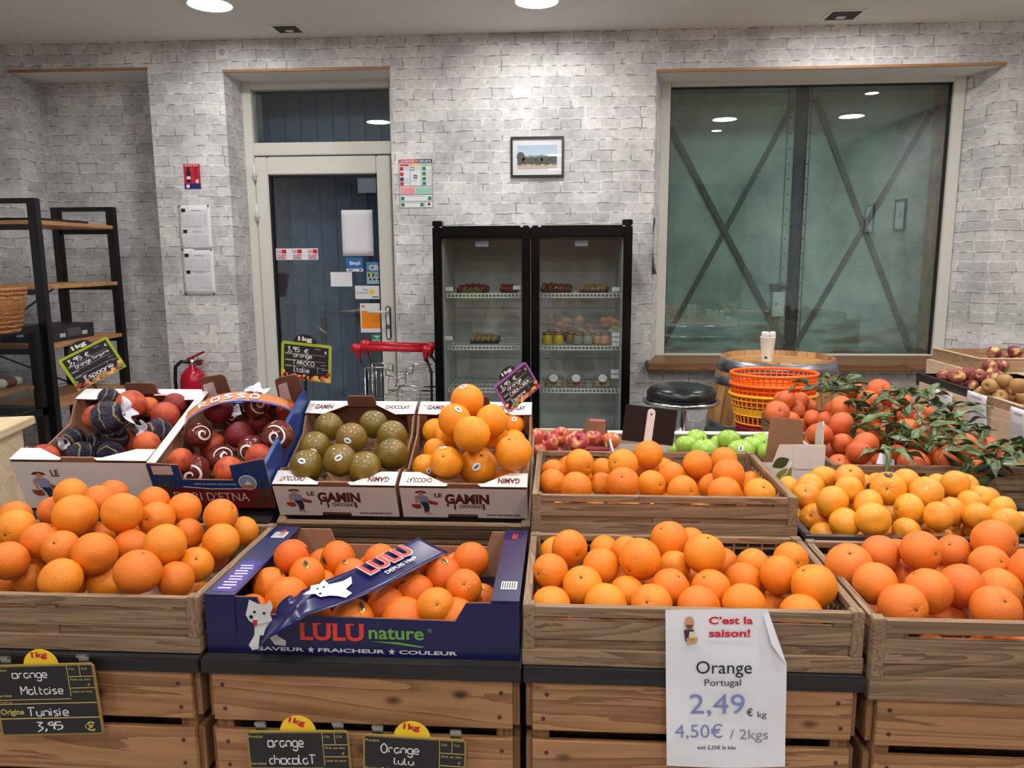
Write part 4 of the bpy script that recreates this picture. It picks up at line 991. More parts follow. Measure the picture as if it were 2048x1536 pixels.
MB().box((k, k, 0), (w - k, d_ - k, .004)).build('base_panel', CARD, t)
for x0, x1 in ((.0, .30), (.72, 1.0)):
    MB().prism([(w * x0 + .003, h * .7), (w * x1 - .003, h * .7), (w * x1 - .01, h + .05), (w * x1 - .02, h + .058), (w * x0 + .02, h + .05), (w * x0 + .004, h + .04)], -d_ + .001, -d_ + k, F).build('back_flap', CARDD, t)
    MB().prism([(w * x0 + .006, h * .4), (w * x1 - .04, h * .4), (w * x1 - .048, h + .035), (w * x0 + .012, h + .025)], -d_ + k + .001, -d_ + k + .003, F).build('inner_flap', plain('pinkish_liner', (206, 180, 178), .6), t)
MB().box((w * .30, d_ - k - .012, h * .7), (w * .72, d_ - k, h * .7 + .012)).build('back_rail', BLUEP, t)
# arched paper strip over the fruit
STRIP = plain('strip_orange', (206, 128, 84), .3)
A, B_ = Vector((.028, .16, h * 1.0)), Vector((w - .012, .255, h * 1.0))
def arch(a, q):
    p = A.lerp(B_, a); z = .052 * math.sin(math.pi * min(1, a * 1.02)) ** .55
    dirv = Vector((-.35, .93, 0)); return p + Vector((0, 0, z)) + dirv * (q * .052 + .012 * math.sin(a * 5))
MB().grid(lambda a, q: arch(a, q), 20, 4, thick=.0008).build('arched_strip', STRIP, t)
MB().grid(lambda a, q: arch(a, q * .16 - .01) + Vector((0, 0, .0012)), 20, 2, thick=.0006).build('strip_edge', plain('strip_blue', (84, 96, 170), .3), t)
for i, (a, q) in enumerate(((.2, .5), (.32, .5), (.44, .55), (.56, .5), (.68, .5))):
    p = arch(a, q); e = (arch(a + .03, q) - p).normalized(); f_ = (arch(a, q + .2) - p).normalized()
    hand('Rosso'[i] if 'Rosso'[i] in HG else 'o', PRINTW, t, axes(p, e, f_), (-.012, -.012, .026, .026), .2, z=.0025)

# ------------------------------------------------------------------ navy box with white dog
w, d_, h = .590, .372, .112; OX, OY, OZ = -.664, 1.318, .690
t = thing('citrus_box', 'navy blue cardboard box of gold-stickered oranges with a white dog print', 'box', (OX, OY, OZ), 'printed citrus boxes')
MB().prism([(0, 0), (w, 0), (w, h), (w * .835, h - .002), (w * .80, h * .66), (w * .19, h * .70), (w * .17, h), (0, h)], -k, 0, F, 0, 1).build('front_panel', [CARDD, NAVY], t)
for x, sg in ((0, 1), (w - k, -1)):
    MB().box((x, k, 0), (x + k, d_, h)).build('side_panel', [NAVY], t)
    x0, x1 = (0, .058) if sg > 0 else (w - .052, w)
    MB().box((x0, 0, h + .0005), (x1, d_, h + .004)).build('top_flap', NAVY, t)
    MB().prism([(x0 + .001, h * .22), (x0 + .002, h), (x1, h), (x1, h * .34), (x1 - .012, h * .24)], .0003, .0022, F).build('folded_tab', NAVY, t)
    FT = T_((0, 0, h + .004))
    flat('barcode_label', rect(x0 + .014, d_ - .075 if sg > 0 else .05, .03, .035), PAPER, t, FT, .0006)
    text('LULU', plain('logo_red', (214, 60, 44), .5), t, FT, (x0 + .016 if sg > 0 else x0 + .01, d_ - .05, .03, .012), .05, rot=R(90) if sg > 0 else R(-90), z=.0008)
    b = MB()
    for q in range(6): b.prism(rect(x0 + .016 + q * .0045, (d_ - .072) if sg > 0 else .053, .002, .029), .0006, .0009, FT)
    b.build('barcode_print', INK, t)
t_f = T_((0, 0, h + .004)); flat('shiny_print', rect(.008, .012, .045, .15), plain('flap_violet', (64, 56, 140), .18), t, t_f, .0005)
b = MB()
for q in range(9): b.prism(rect(.014 + (q % 2) * .004, .025 + q * .0135, .026, .006), .0006, .0008, t_f)
b.build('flap_lettering', plain('flap_pale', (196, 188, 220), .3), t)
MB().prism([(0, 0), (w, 0), (w, h), (w * .86, h), (w * .84, h * .68), (w * .24, h * .68), (w * .22, h), (0, h)], -d_, -d_ + k, F).build('back_panel', CARD, t)
MB().box((k, k, 0), (w - k, d_ - k, .004)).build('base_panel', NAVYD, t)
LRED = plain('logo_red', (214, 60, 44), .5); LGRN = plain('logo_green', (104, 160, 72), .5)
def logo(tt, M, x, y, ww, hh, back):
    e = hh * .05
    text('LULU', back, tt, M, (x - e, y - e, ww + 2 * e, hh + 2 * e), .055, .0, z=.0008) if back else None
    text('LULU', LRED, tt, M, (x, y, ww, hh), .035, .0, z=.0011)
    b = MB(); n = ww / 4
    for i in range(4):
        for cx in ((.16,) if i % 2 == 0 else (.17, .80)): b.prism(rect(x + i * n * 1.02 + (cx - .17) * n, y + hh * .92, n * .34, hh * .09), .0009, .0012, M)
    b.build('logo_serif', LRED, tt)
logo(t, F, w * .305, h * .265, w * .205, h * .31, None)
text('nature', LGRN, t, F, (w * .525, h * .315, w * .175, h * .2), .02, z=.001)
text('\u00ae', LGRN, t, F, (w * .712, h * .45, .008, .008), 0, z=.001)
flat('swoosh', [(w * .53, h * .275), (w * .62, h * .265), (w * .70, h * .20), (w * .69, h * .185), (w * .6, h * .24)], LGRN, t, F, .0009)
for s_, x, ww in (('SAVEUR', .165, .15), ('FRAICHEUR', .36, .215), ('COULEUR', .62, .185)): text(s_, CLG, t, F, (w * x, h * .06, ww * w, h * .07), .03, z=.0009)
star = lambda x, y, r: [(x + r * (1 if i % 2 == 0 else .42) * math.sin(i * math.pi / 5), y + r * (1 if i % 2 == 0 else .42) * math.cos(i * math.pi / 5)) for i in range(10)]
for x in (.337, .597): flat('star', star(w * x, h * .095, .0068), CLG, t, F, .0009)
DOGW = plain('print_dog_white', (214, 214, 214), .5, var=.12)
def dog(tt, M, x, y, s, lying=False):
    P = lambda pts: [(x + a * s, y + b_ * s) for a, b_ in pts]
    if not lying:
        parts = (('printed_dog', [(.18, .0), (.3, .02), (.34, .3), (.5, .3), (.62, .12), (.82, .1), (.84, .2), (.68, .3), (.64, .5), (.56, .72), (.62, .86), (.58, 1.0), (.46, .9), (.34, .92), (.18, 1.0), (.14, .84), (.1, .7), (.16, .58), (.26, .52), (.24, .3), (.12, .1)], DOGW), ('printed_eye', disc(.27, .76, .028, 10), INK), ('printed_eye', disc(.45, .74, .028, 10), INK), ('printed_nose', disc(.2, .66, .04, 10), INK), ('printed_tongue', [(.22, .6), (.32, .6), (.3, .48), (.24, .48)], CRED), ('printed_collar', [(.3, .52), (.58, .6), (.58, .56), (.32, .48)], CGREY))
    else:
        parts = (('printed_dog', [(.0, .62), (.16, .66), (.24, .78), (.4, .74), (.52, .82), (.54, .62), (.8, .56), (1.0, .6), (.92, .4), (.74, .3), (.78, .12), (.62, .06), (.52, .2), (.4, .3), (.24, .36), (.2, .5)], DOGW), ('printed_eye', disc(.3, .62, .025, 10), INK), ('printed_nose', disc(.28, .45, .03, 10), INK), ('printed_eye', disc(.42, .6, .025, 10), INK))
    for i, (nm, pts, m) in enumerate(parts): flat(nm, P(pts), m, tt, M, .0009 + .0004 * (i > 0))
dog(t, F, w * .115, h * .06, h * .90)
# diagonal strip across the box: from the back right to a crumpled fold over the front wall
S0, S1 = at(640, 1215, 1.36), at(868, 1090, 1.66)
S0 = Vector((-.40, 1.375, .846)); S1 = Vector((-.225, 1.665, .815))
pts = [Vector((-.528, 1.30, .752)), Vector((-.508, 1.303, .800)), Vector((-.475, 1.325, .830)), Vector((-.42, 1.385, .847)), Vector((-.35, 1.47, .853)), Vector((-.28, 1.57, .85)), Vector((-.205, 1.675, .822))]
pts[0] = at(528, 1274, 1.303); pts[1] = at(556, 1240, 1.304); pts[2] = at(602, 1208, 1.318); pts[3] = at(664, 1186, 1.345)
pts[4] = at(738, 1155, 1.40); pts[5] = at(800, 1122, 1.47); pts[6] = at(866, 1090, 1.56)
def cr_(P, a):
    n = len(P) - 1; i = min(int(a * n), n - 1); q = a * n - i
    p0, p1, p2, p3 = P[max(i - 1, 0)], P[i], P[i + 1], P[min(i + 2, n)]
    return .5 * ((2 * p1) + (p2 - p0) * q + (2 * p0 - 5 * p1 + 4 * p2 - p3) * q * q + (3 * p1 - p0 - 3 * p2 + p3) * q ** 3)
def strip(a, q):
    p = cr_(pts, a); e = cr_(pts, min(a + .02, 1)) - cr_(pts, max(a - .02, 0)); e.z *= .2 if a > .3 else .6
    side = Vector((e.y, -e.x, 0)).normalized(); side.z = -.45 if a < .3 else -.2
    wv = .0045 * math.sin(q * 6 + a * 14) * (1 if a < .35 else .12)
    return p + side * (q - .5) * (.058 + .024 * min(1, a / .45)) + Vector((0, -abs(wv), wv))
MB().grid(lambda a, q: strip(a, q), 40, 8, thick=.0008).build('paper_strip', NAVY, t, True)
p = strip(.66, .42); e = (strip(.93, .42) - p).normalized(); f_ = (strip(.66, .1) - strip(.66, .8)).normalized()
SM = axes(p + Vector((0, 0, .004)), e, f_)
SM = WM[t.name].inverted() @ SM
logo(t, SM @ T_((0, 0, .004)), .002, -.012, .125, .038, PAPER)
text('DEPUIS 1969', CLG, t, SM @ T_((0, 0, .003)), (.03, -.031, .085, .011), .02)
p = strip(.40, .5); e = (strip(.68, .5) - p).normalized()
SM = WM[t.name].inverted() @ axes(p + Vector((0, 0, .005)), e, f_)
dog(t, SM, -.012, -.045, .098, True)

# ------------------------------------------------------------------ apple boxes behind
t = thing('apple_box', 'white cardboard box of green apples with leaf print on its corner', 'box', (.150, 2.163, .776), 'apple boxes')
w, d_, h = .594, .30, .09; k = .005
GB = plain('white_board', (218, 212, 206), .5, var=.02)
MB().prism([(0, 0), (w, 0), (w, h + .035), (w - .128, h + .035), (w - .145, h * .8), (.05, h * .8), (0, h)], -k, 0, F, 0, 1).build('front_panel', [CARDD, GB], t)
MB().box((0, d_ - k, 0), (w, d_, h)).build('back_panel', GB, t)
MB().box((0, d_ - .035, h), (w, d_, h + .004)).build('back_flap', GB, t)
for x in (0, w - k): MB().box((x, k, 0), (x + k, d_ - k, h)).build('side_panel', GB, t)
MB().box((k, k, 0), (w - k, d_ - k, .004)).build('base_panel', CARD, t)
MB().prism([(w - .15, h * .3), (w - .035, h * .3), (w - .045, h + .09), (w - .135, h + .10)], -.075, -.071, F).build('inner_flap', CARD, t)
MB().prism([(.004, .0), (.068, 0), (.068, .05), (.05, .088), (.012, .1), (.006, .09)], w - .008, w - .005, axes((0, 0, h), (0, 1, 0), (0, 0, 1))).build('corner_flap', GB, t)
MB().prism([(w - .088, h + .034), (w - .006, h + .034), (w - .006, h - .03), (w - .012, h - .036), (w - .082, h - .036), (w - .088, h - .03)], .0004, .0025, F).build('folded_tab', GB, t)
lf = lambda x, y, l, ww, a: [(x + math.cos(a) * l * s_ - math.sin(a) * ww * math.sin(math.pi * s_) * g, y + math.sin(a) * l * s_ + math.cos(a) * ww * math.sin(math.pi * s_) * g) for s_, g in [(i / 8, 1) for i in range(9)] + [(i / 8, -1) for i in range(7, 0, -1)]]
flat('leaf_print', lf(w - .145, h * .66, .052, .016, R(28)), plain('leaf_dark', (64, 72, 40), .5), t, F, .0011)
flat('leaf_print', lf(w - .135, h * .02, .072, .02, R(52)), plain('leaf_olive', (138, 138, 52), .5), t, F, .0009)
MB().tube([F @ Vector((w - .14, h * .06, .001)), F @ Vector((w - .105, h * .45, .001)), F @ Vector((w - .092, h * .82, .001))], .0012, 6).build('leaf_vein', PAPER, t)
text('Pink', plain('logo_red', (214, 60, 44), .5), t, axes((w - .0045, .008, h + .02), (0, 1, 0), (0, 0, 1)), (.004, .0, .04, .016), .03)
t = thing('apple_box', 'brown cardboard box of red apples in front of the fridge', 'box', (-.072, 2.163, .776), 'apple boxes')
w = .214
MB().box((0, 0, 0), (w, k, h * .8)).build('front_panel', CARD, t); MB().box((0, d_ - k, 0), (w, d_, h)).build('back_panel', CARD, t)
for x in (0, w - k): MB().box((x, k, 0), (x + k, d_ - k, h * .9)).build('side_panel', CARD, t)
MB().box((k, k, 0), (w - k, d_ - k, .004)).build('base_panel', CARD, t)
MB().box((-.002, d_ - .012, h), (w, d_ + .004, h + .008)).build('back_rail', LPINE, t)
MB().prism([(w - .075, h), (w - .0, h), (w - .0, h + .045), (w - .06, h + .05)], -d_ + .03, -d_ + .034, F).build('back_flap', CARD, t)
flat('flap_print', [(w - .05, h + .04), (w, h + .04), (w, h + .047), (w - .05, h + .05)], CPINK, t, F @ T_((0, 0, -d_ + .0345)), .0005)
o = MB().box((0, 0, 0), (.075, .05, .012)).build('red_punnet', plain('punnet_red', (120, 14, 34), .3), None, bevel=.005)
o.location = (.105 - .035, 2.19, .86); tag(o, 'small dark red plastic tray on the red apples', 'tray')

# ------------------------------------------------------------------ back-turned sign
t = thing('sign_holder', 'black price sign seen from behind with a white stem, between the apple boxes', 'sign', (.247, 2.15, .84))
Ms = axes(at(1243, 880, 2.150), at(1345, 892, 2.150) - at(1243, 880, 2.150), at(1246, 810, 2.150) - at(1243, 880, 2.150)); Ms = WM[t.name].inverted() @ Ms
flat('panel', rect(0, 0, .145, .104), plain('sign_back', (20, 17, 18), .5), t, Ms, 0, .003)
MB().prism([(.062, -.06), (.084, -.06), (.084, .09), (.081, .097), (.073, .10), (.065, .097), (.062, .09)], .001, .005, Ms).build('stem', PRINTW, t)
for y in (.0, .085): MB().lathe([(.003, .005), (.003, .006), (0, .0065)], 10, Ms @ T_((.073, y, 0))).build('rivet', plain('rivet_grey', (90, 88, 88), .4), t)

# ------------------------------------------------------------------ slate price signs on spikes in the boxes
LIME = plain('lime_border', (160, 178, 40), .4); VIOLET = plain('violet_border', (150, 84, 160), .4)
FR = [plain('fruit_print_' + n, c_, .5) for n, c_ in (('red', (168, 40, 52)), ('peach', (214, 140, 104)), ('green', (132, 138, 70)), ('orange', (222, 110, 46)), ('yellow', (232, 178, 84)), ('dark', (70, 24, 22)))]
def slate_sign(label, bl, br, tl, Yl, Yr, border, lines, spike):
    P0, P1, P2 = at(*bl, Yl), at(*br, Yr), at(*tl, Yl)
    Mw = frame3(P0, P1, P2); w = (P1 - P0).length; h = (P2 - P0).length
    t = thing('slate_price_sign', label, 'price sign', Mw, 'slate price signs in the boxes')
    I = Matrix(); r = .008
    flat('border', [(0, 0), (w, 0), (w, h - r), (w - r * .3, h - r * .3), (w - r, h), (r, h), (r * .3, h - r * .3), (0, h - r)], border, t, I, 0, .003)
    flat('slate', [(w * .06, h * .03), (w * .95, h * .03), (w * .95, h * .93), (w * .06, h * .93)], SLATE, t, I, .0006)
    rr = random.Random(label); b = MB()
    for i in range(22):
        x = w * (i / 21) ; y = h * (.04 + .09 * rr.random()) + (h * .12 if i in (0, 21) else 0); q = rr.choice(range(6)); rx = w * rr.uniform(.04, .06)
        b.prism(disc(min(max(x, rx), w - rx), max(y, rx * .8), rx, 12, rx * .75), .0004, .0009 + i * .00002, None, q)
    b.build('fruit_print', FR, t)
    b = MB()
    for y in (.70, .53, .37): b.prism(rect(w * .08, h * y, w * .8, h * .008), .0006, .0009)
    for y in (.67, .50, .34): b.prism(rect(w * .09, h * y, w * .13, h * .018), .0006, .0009)
    for x, y in ((.8, .45), (.83, .33), (.68, .86)): b.prism(rect(w * x, h * y, w * .11, h * .012), .0006, .0009)
    b.prism(rect(w * .74, h * .2, w * .006, h * .2), .0006, .0009)
    b.build('ruled_print', CGREY, t)
    for s_, x, y, ww, hh in lines: hand(s_, CHALK, t, I, (w * x, h * y, ww * w, hh * h), .17, z=.0013)
    text('\u20ac', CHALK, t, I, (w * .87, h * .76, w * .05, h * .08), .02, z=.0012)
    top = MB().prism([(w * .47 + w * .25 * math.cos(a * math.pi / 14), h * .96 + h * .27 * math.sin(a * math.pi / 14)) for a in range(15)], -.004, -.0032).build('weight_disc', SLATE, t)
    text('1kg', CHALK, t, I, (w * .33, h * 1.015, w * .28, h * .15), .04, z=-.0026)
    MB().prism(rect(w * spike - .004, -.10, .008, .105), -.003, -.001).build('spike', plain('spike_dark', (40, 30, 32), .4), t)
    return t
slate_sign('lime-edged slate sign reading Espagne stuck in the far left white box', (157, 783), (253, 733), (143, 713), 2.16, 2.22, LIME,
           [('3,95', .13, .71, .28, .17), ('\u20ac', .47, .73, .09, .13), ('orange', .2, .53, .32, .13), ('Sanguine', .55, .56, .34, .13), ('Espagne', .22, .12, .6, .2)], .3)
slate_sign('lime-edged slate sign reading Taroco Italie behind the olive-brown oranges', (562, 755), (661, 767), (553, 681), 2.17, 2.14, LIME,
           [('3,95', .13, .71, .25, .17), ('\u20ac', .47, .72, .09, .13), ('orange', .25, .56, .38, .13), ('TAROCO', .24, .4, .44, .13), ('Italie', .26, .2, .32, .16)], .5)
slate_sign('violet-edged slate sign reading Cara Cara stuck by the stacked oranges', (1018, 826), (1081, 774), (1012, 762), 2.10, 2.16, VIOLET,
           [('3,95', .13, .71, .28, .17), ('\u20ac', .5, .73, .1, .13), ('orange', .26, .54, .42, .13), ('CARA-CARA', .24, .38, .58, .13), ('Espagne', .2, .14, .42, .17)], .08)
# slate boards clipped to the front
GOLD = plain('gold_border', (150, 128, 60), .4); YEL = plain('yellow_disc', (240, 200, 40), .5); CLIP = plain('steel_clip', (170, 172, 174), .25, .9); TXT = plain('pale_gold_print', (190, 170, 96), .6)
def front_board(label, bl, br, tl, lines, Y, disc_x, seed, full):
    P0, P1, P2 = at(*bl, Y), at(*br, Y), at(*tl, Y)
    Mw = frame3(P0, P1, P2); w = (P1 - P0).length; h = (P2 - P0).length; I = Matrix()
    t = thing('slate_price_board', label, 'price board', Mw, 'slate price boards on the front')
    e = .0035
    flat('border', [(0, .004), (.004, 0), (w - .004, 0), (w, .004), (w, h - .006), (w - .006, h), (.006, h), (0, h - .006)], GOLD, t, I, 0, .004)
    flat('slate', rect(e, e, w - 2 * e, h - 2 * e), SLATE, t, I, .0005)
    b = MB(); c = w * .74
    for q in ((c, h * .55, .0012, h * .43), (c, h * .82, w - c - e, .0012), (c, h * .66, w - c - e, .0012), (w * .86, h * .82, .0012, h * .16), (e, h * .51, c - e, .0012), (e, h * .45, w - 2 * e, .0015), (e, h * .24, w - 2 * e, .002)): b.prism(rect(*q), .0005, .0009)
    b.build('ruled_print', TXT, t)
    for s_, x, y, ww, hh in (('Produit', .02, .92, .14, .035), ('Vari\u00e9t\u00e9', .02, .56, .15, .035), ('Cat.', .76, .92, .06, .03), ('Cal.', .88, .92, .06, .03), ('Prix au kilo', .76, .77, .2, .03), ('Unit\u00e9 de vente', .76, .6, .2, .03), ('\u20ac', .92, .69, .03, .04)): text(s_, TXT, t, I, (w * x, h * y, w * ww, h * hh), .01, .2, z=.0011)
    if full:
        text('Origine', TXT, t, I, (w * .03, h * .28, w * .23, h * .11), .03, z=.0011); text('\u20ac', TXT, t, I, (w * .83, h * .05, w * .1, h * .14), .03, z=.0011); text('Trait\u00e9 au', TXT, t, I, (w * .02, h * .47, w * .14, h * .03), .01, .2, z=.0011)
    for s_, x, y, ww, hh in lines: hand(s_, CHALK, t, I, (w * x, h * y, ww * w, hh * h), .16, z=.0012)
    MB().prism([(w * disc_x + .034 * math.cos(a * math.pi / 16), h - .004 + .032 * math.sin(a * math.pi / 16)) for a in range(17)], -.006, -.005).build('weight_disc', YEL, t)
    text('1kg', CRED, t, I, (w * disc_x - .016, h + .008, .031, .015), .04, z=-.0045, rot=R(seed * -4))
    for x in (.08, .84):
        MB().box((w * x, h - .012, -.0105), (w * x + .02, h + .014, -.0075)).box((w * x, h + .010, -.0075), (w * x + .02, h + .0155, -.0015)).build('clip', CLIP, t, bevel=.001)
    return t
front_board('slate price board reading Tunisie on the leftmost pine crate', (5, 1472), (208, 1468), (-14, 1332), [('orange', .2, .77, .35, .13), ('Maltaise', .26, .58, .42, .13), ('Tunisie', .3, .27, .4, .14), ('3,95', .36, .05, .26, .15)], 1.27, .48, 0, True)
front_board('slate price board reading chocolat, clipped under the navy box', (508, 1611), (709, 1612), (499, 1463), [('orange', .2, .74, .36, .15), ('chocolaT', .2, .56, .46, .14)], 1.27, .5, 4, False)
front_board('slate price board reading lulu, right one of two under the navy box', (727, 1622), (930, 1636), (717, 1468), [('Orange', .17, .74, .38, .17), ('lulu', .3, .64, .2, .09), ('Navel', .18, .5, .35, .1)], 1.27, .47, 1, False)
# white price sheet
P0 = at(1329, 1536, 1.296); Mw = frame3(at(1333, 1530, 1.283), at(1572, 1532, 1.283), at(1337, 1232, 1.289))
w, h = .210, .297; t = thing('price_sheet', 'large white price sheet with a folded corner taped to a crate front', 'price sheet', Mw)
def sheet(a, q):
    x = (a - .0) * w; y = q * h; z = .0015 + .004 * math.sin(math.pi * a) * (1 - q) + .0012 * math.sin(q * 9 + a * 3)
    return (x, y, z)
PL = Matrix()
pp = [(0, 0), (w, 0), (w, h * .66), (w * .84, h), (0, h)]
b = MB()
N = 14
for j in range(N):
    q0, q1 = j / N, (j + 1) / N
    lim = lambda q: 1 if q < .66 else 1 - (q - .66) / .34 * .16
    for i in range(10):
        a0, a1 = i / 10, (i + 1) / 10
        b.add([sheet(a0 * lim(q0), q0), sheet(a1 * lim(q0), q0), sheet(a1 * lim(q1), q1), sheet(a0 * lim(q1), q1)], [(0, 1, 2, 3)], 0, True)
b.build('sheet', PAPER, t, fix=False)
MB().add([(w, h * .655, .0045), (w * .84, h * .985, .004), (w * .80, h * .97, .006), (w * .86, h * .80, .013), (w * .965, h * .69, .008)], [(0, 1, 2, 3, 4)]).build('folded_corner', PAPER, t, fix=False)
Z = .0062
text('C\u2019est la', CRED, t, PL, (w * .355, h * .915, w * .36, h * .048), .03, z=Z); text('saison!', CRED, t, PL, (w * .355, h * .835, w * .34, h * .05), .03, z=Z)
text('Orange', INK, t, PL, (w * .25, h * .58, w * .46, h * .105), 0, z=Z); text('Portugal', INK, t, PL, (w * .32, h * .515, w * .3, h * .055), 0, z=Z)
BLU = plain('faded_blue_ink', (128, 134, 186), .6, var=.12)
text('2,49', BLU, t, PL, (w * .195, h * .33, w * .46, h * .145), 0, z=Z); text('\u20ac', INK, t, PL, (w * .67, h * .335, w * .05, h * .05), .01, z=Z); text('kg', INK, t, PL, (w * .76, h * .315, w * .075, h * .05), 0, z=Z)
text('4,50\u20ac', BLU, t, PL, (w * .07, h * .18, w * .4, h * .105), 0, z=Z); text('/ 2kgs', plain('faded_grey_ink', (140, 136, 152), .6), t, PL, (w * .53, h * .165, w * .32, h * .085), 0, z=Z)
text('soit 2,25\u20ac le kilo', INK, t, PL, (w * .26, h * .115, w * .32, h * .03), .01, z=Z)
for nm, pts_, m in (('printed_head', disc(w * .195, h * .925, .0085, 16, .012), SKIN), ('printed_jacket', [(w * .15, h * .88), (w * .23, h * .885), (w * .235, h * .82), (w * .16, h * .81)], plain('print_plum', (70, 44, 62), .6)), ('printed_apron', [(w * .195, h * .87), (w * .235, h * .87), (w * .24, h * .815), (w * .185, h * .81)], plain('print_cream', (222, 206, 150), .6)), ('printed_basket', [(w * .17, h * .83), (w * .265, h * .835), (w * .255, h * .80), (w * .18, h * .79)], SKIN), ('printed_beard', [(w * .165, h * .913), (w * .225, h * .913), (w * .21, h * .888), (w * .18, h * .888)], plain('print_beard', (110, 66, 52), .6))): flat(nm, pts_, m, t, PL, Z + (.0004 if nm in ('printed_beard', 'printed_apron', 'printed_basket') else 0))

# ------------------------------------------------------------------ barrel, cup, stool, baskets
OAK = wood('oak_stave', (120, 78, 42), (172, 124, 76), 2, .5, .55)
def barrel_mat():
    t = NT('barrel_staves'); v = t.coord((1, 1, 1)); sx = t.n('ShaderNodeSeparateXYZ', Vector=v)
    a = t.n('ShaderNodeMath', _operation='ARCTAN2', i0=sx.outputs[1], i1=sx.outputs[0]); s = t.n('ShaderNodeMath', _operation='MULTIPLY', i0=a.outputs[0], i1=28 / 6.2832)
    fr = t.n('ShaderNodeMath', _operation='FRACT', i0=s.outputs[0]); fl = t.n('ShaderNodeMath', _operation='FLOOR', i0=s.outputs[0])
    wn = t.n('ShaderNodeTexWhiteNoise', _noise_dimensions='1D', W=fl.outputs[0])
    n1 = t.n('ShaderNodeTexNoise', Vector=t.coord((30, 30, 3)), Scale=1.0, Detail=5.0)
    mm = t.n('ShaderNodeMath', _operation='MULTIPLY_ADD', i0=wn.outputs['Value'], i1=.45, i2=n1.outputs['Fac'])
    c = t.ramp(mm.outputs[0], [(.35, lin((122, 78, 42))), (.95, lin((186, 136, 84)))])
    e = t.ramp(fr.outputs[0], [(.0, (0, 0, 0)), (.05, (1, 1, 1)), (.95, (1, 1, 1)), (1.0, (0, 0, 0))])
    return t.set(Base__Color=t.mix(e, lin((60, 36, 20)), c), Roughness=.55)
BX, BY, BT = 1.105, 4.0, .925
t = thing('wine_barrel', 'oak wine barrel with galvanised hoops standing by the window', 'barrel', (BX, BY, 0))
rad = lambda z: .345 - .068 * ((z - BT / 2) / (BT / 2)) ** 2
MB().lathe([(rad(z * BT / 24) - .02 if z in () else rad(z * BT / 24), z * BT / 24) for z in range(25)] + [(rad(BT) - .022, BT), (rad(BT) - .022, BT - .03)], 56).build('staves', barrel_mat(), t)
MB().lathe([(rad(BT) - .023, BT - .042), (rad(BT) - .023, BT - .026)], 48).build('barrel_head', wood('barrel_head', (176, 124, 72), (212, 164, 108), 0, .5, .5), t)
GALV = plain('galvanised', (150, 156, 166), .3, .85, var=.12)
for z0, z1 in ((BT - .068, BT - .008), (BT - .135, BT - .09), (.555, .60), (.33, .375), (.10, .145), (.01, .07)):
    MB().lathe([(rad(z0) + .0005, z0), (rad(z0) + .003, z0), (rad(z1) + .003, z1), (rad(z1) + .0005, z1)], 56, cap=False).build('hoop', GALV, t)
p = at(1534, 711, 3.96)
t = thing('paper_cup', 'white paper cup with a cut rim on the barrel', 'cup', (p.x, 3.96, BT - .026))
CUP = plain('cup_white', (238, 236, 230), .5, var=.01)
MB().lathe([(.026, 0), (.0265, .002), (.037, .125), (.0385, .127), (.0375, .13), (.0355, .127), (.0255, .006), (0, .005)], 28, cap=False).build('cup_body', CUP, t)
for k in range(5):
    a = -2.7 + k * .62
    if k == 2: continue
    MB().lathe([(.012, .12), (.014, .14), (.013, .152), (.009, .156)], 10, T_((.024 * math.cos(a), .024 * math.sin(a), 0))).build('inner_tube', CUP, t)
flat('cup_print', rect(-.018, .02, .014, .012), INK, t, T_((0, -.0285, 0)) @ UP @ Matrix.Rotation(R(-5), 4, 'X'), .0015); flat('cup_print', rect(.01, .03, .008, .05), CGREY, t, T_((0, -.029, 0)) @ UP @ Matrix.Rotation(R(-5), 4, 'X'), .0015)
t = thing('bar_stool', 'round black bar stool with a chrome ring under the window shelf', 'stool', (.565, 3.62, 0))
SC = .158
MB().lathe([(SC - .006, .755), (SC + .002, .765), (SC + .003, .80), (SC - .012, .822), (SC - .05, .832), (0, .835)], 44).build('seat', plain('black_vinyl', (26, 26, 30), .28), t)
MB().tube([((SC + .012) * math.cos(a * .1745), (SC + .012) * math.sin(a * .1745), .758) for a in range(36)], .010, 10, close=True).build('seat_ring', CHROME, t)
MB().lathe([(SC - .01, .74), (SC + .005, .752)], 40).lathe([(.028, .2), (.028, .74)], 20).build('column', CHROME, t)
MB().lathe([(.22, 0), (.22, .01), (.19, .02), (.03, .05), (.03, .2)], 40).build('base', CHROME, t)
MB().tube([(.15 * math.cos(a * .2618), .15 * math.sin(a * .2618) - .05, .3) for a in range(24)], .01, 8, close=True).build('foot_ring', CHROME, t)
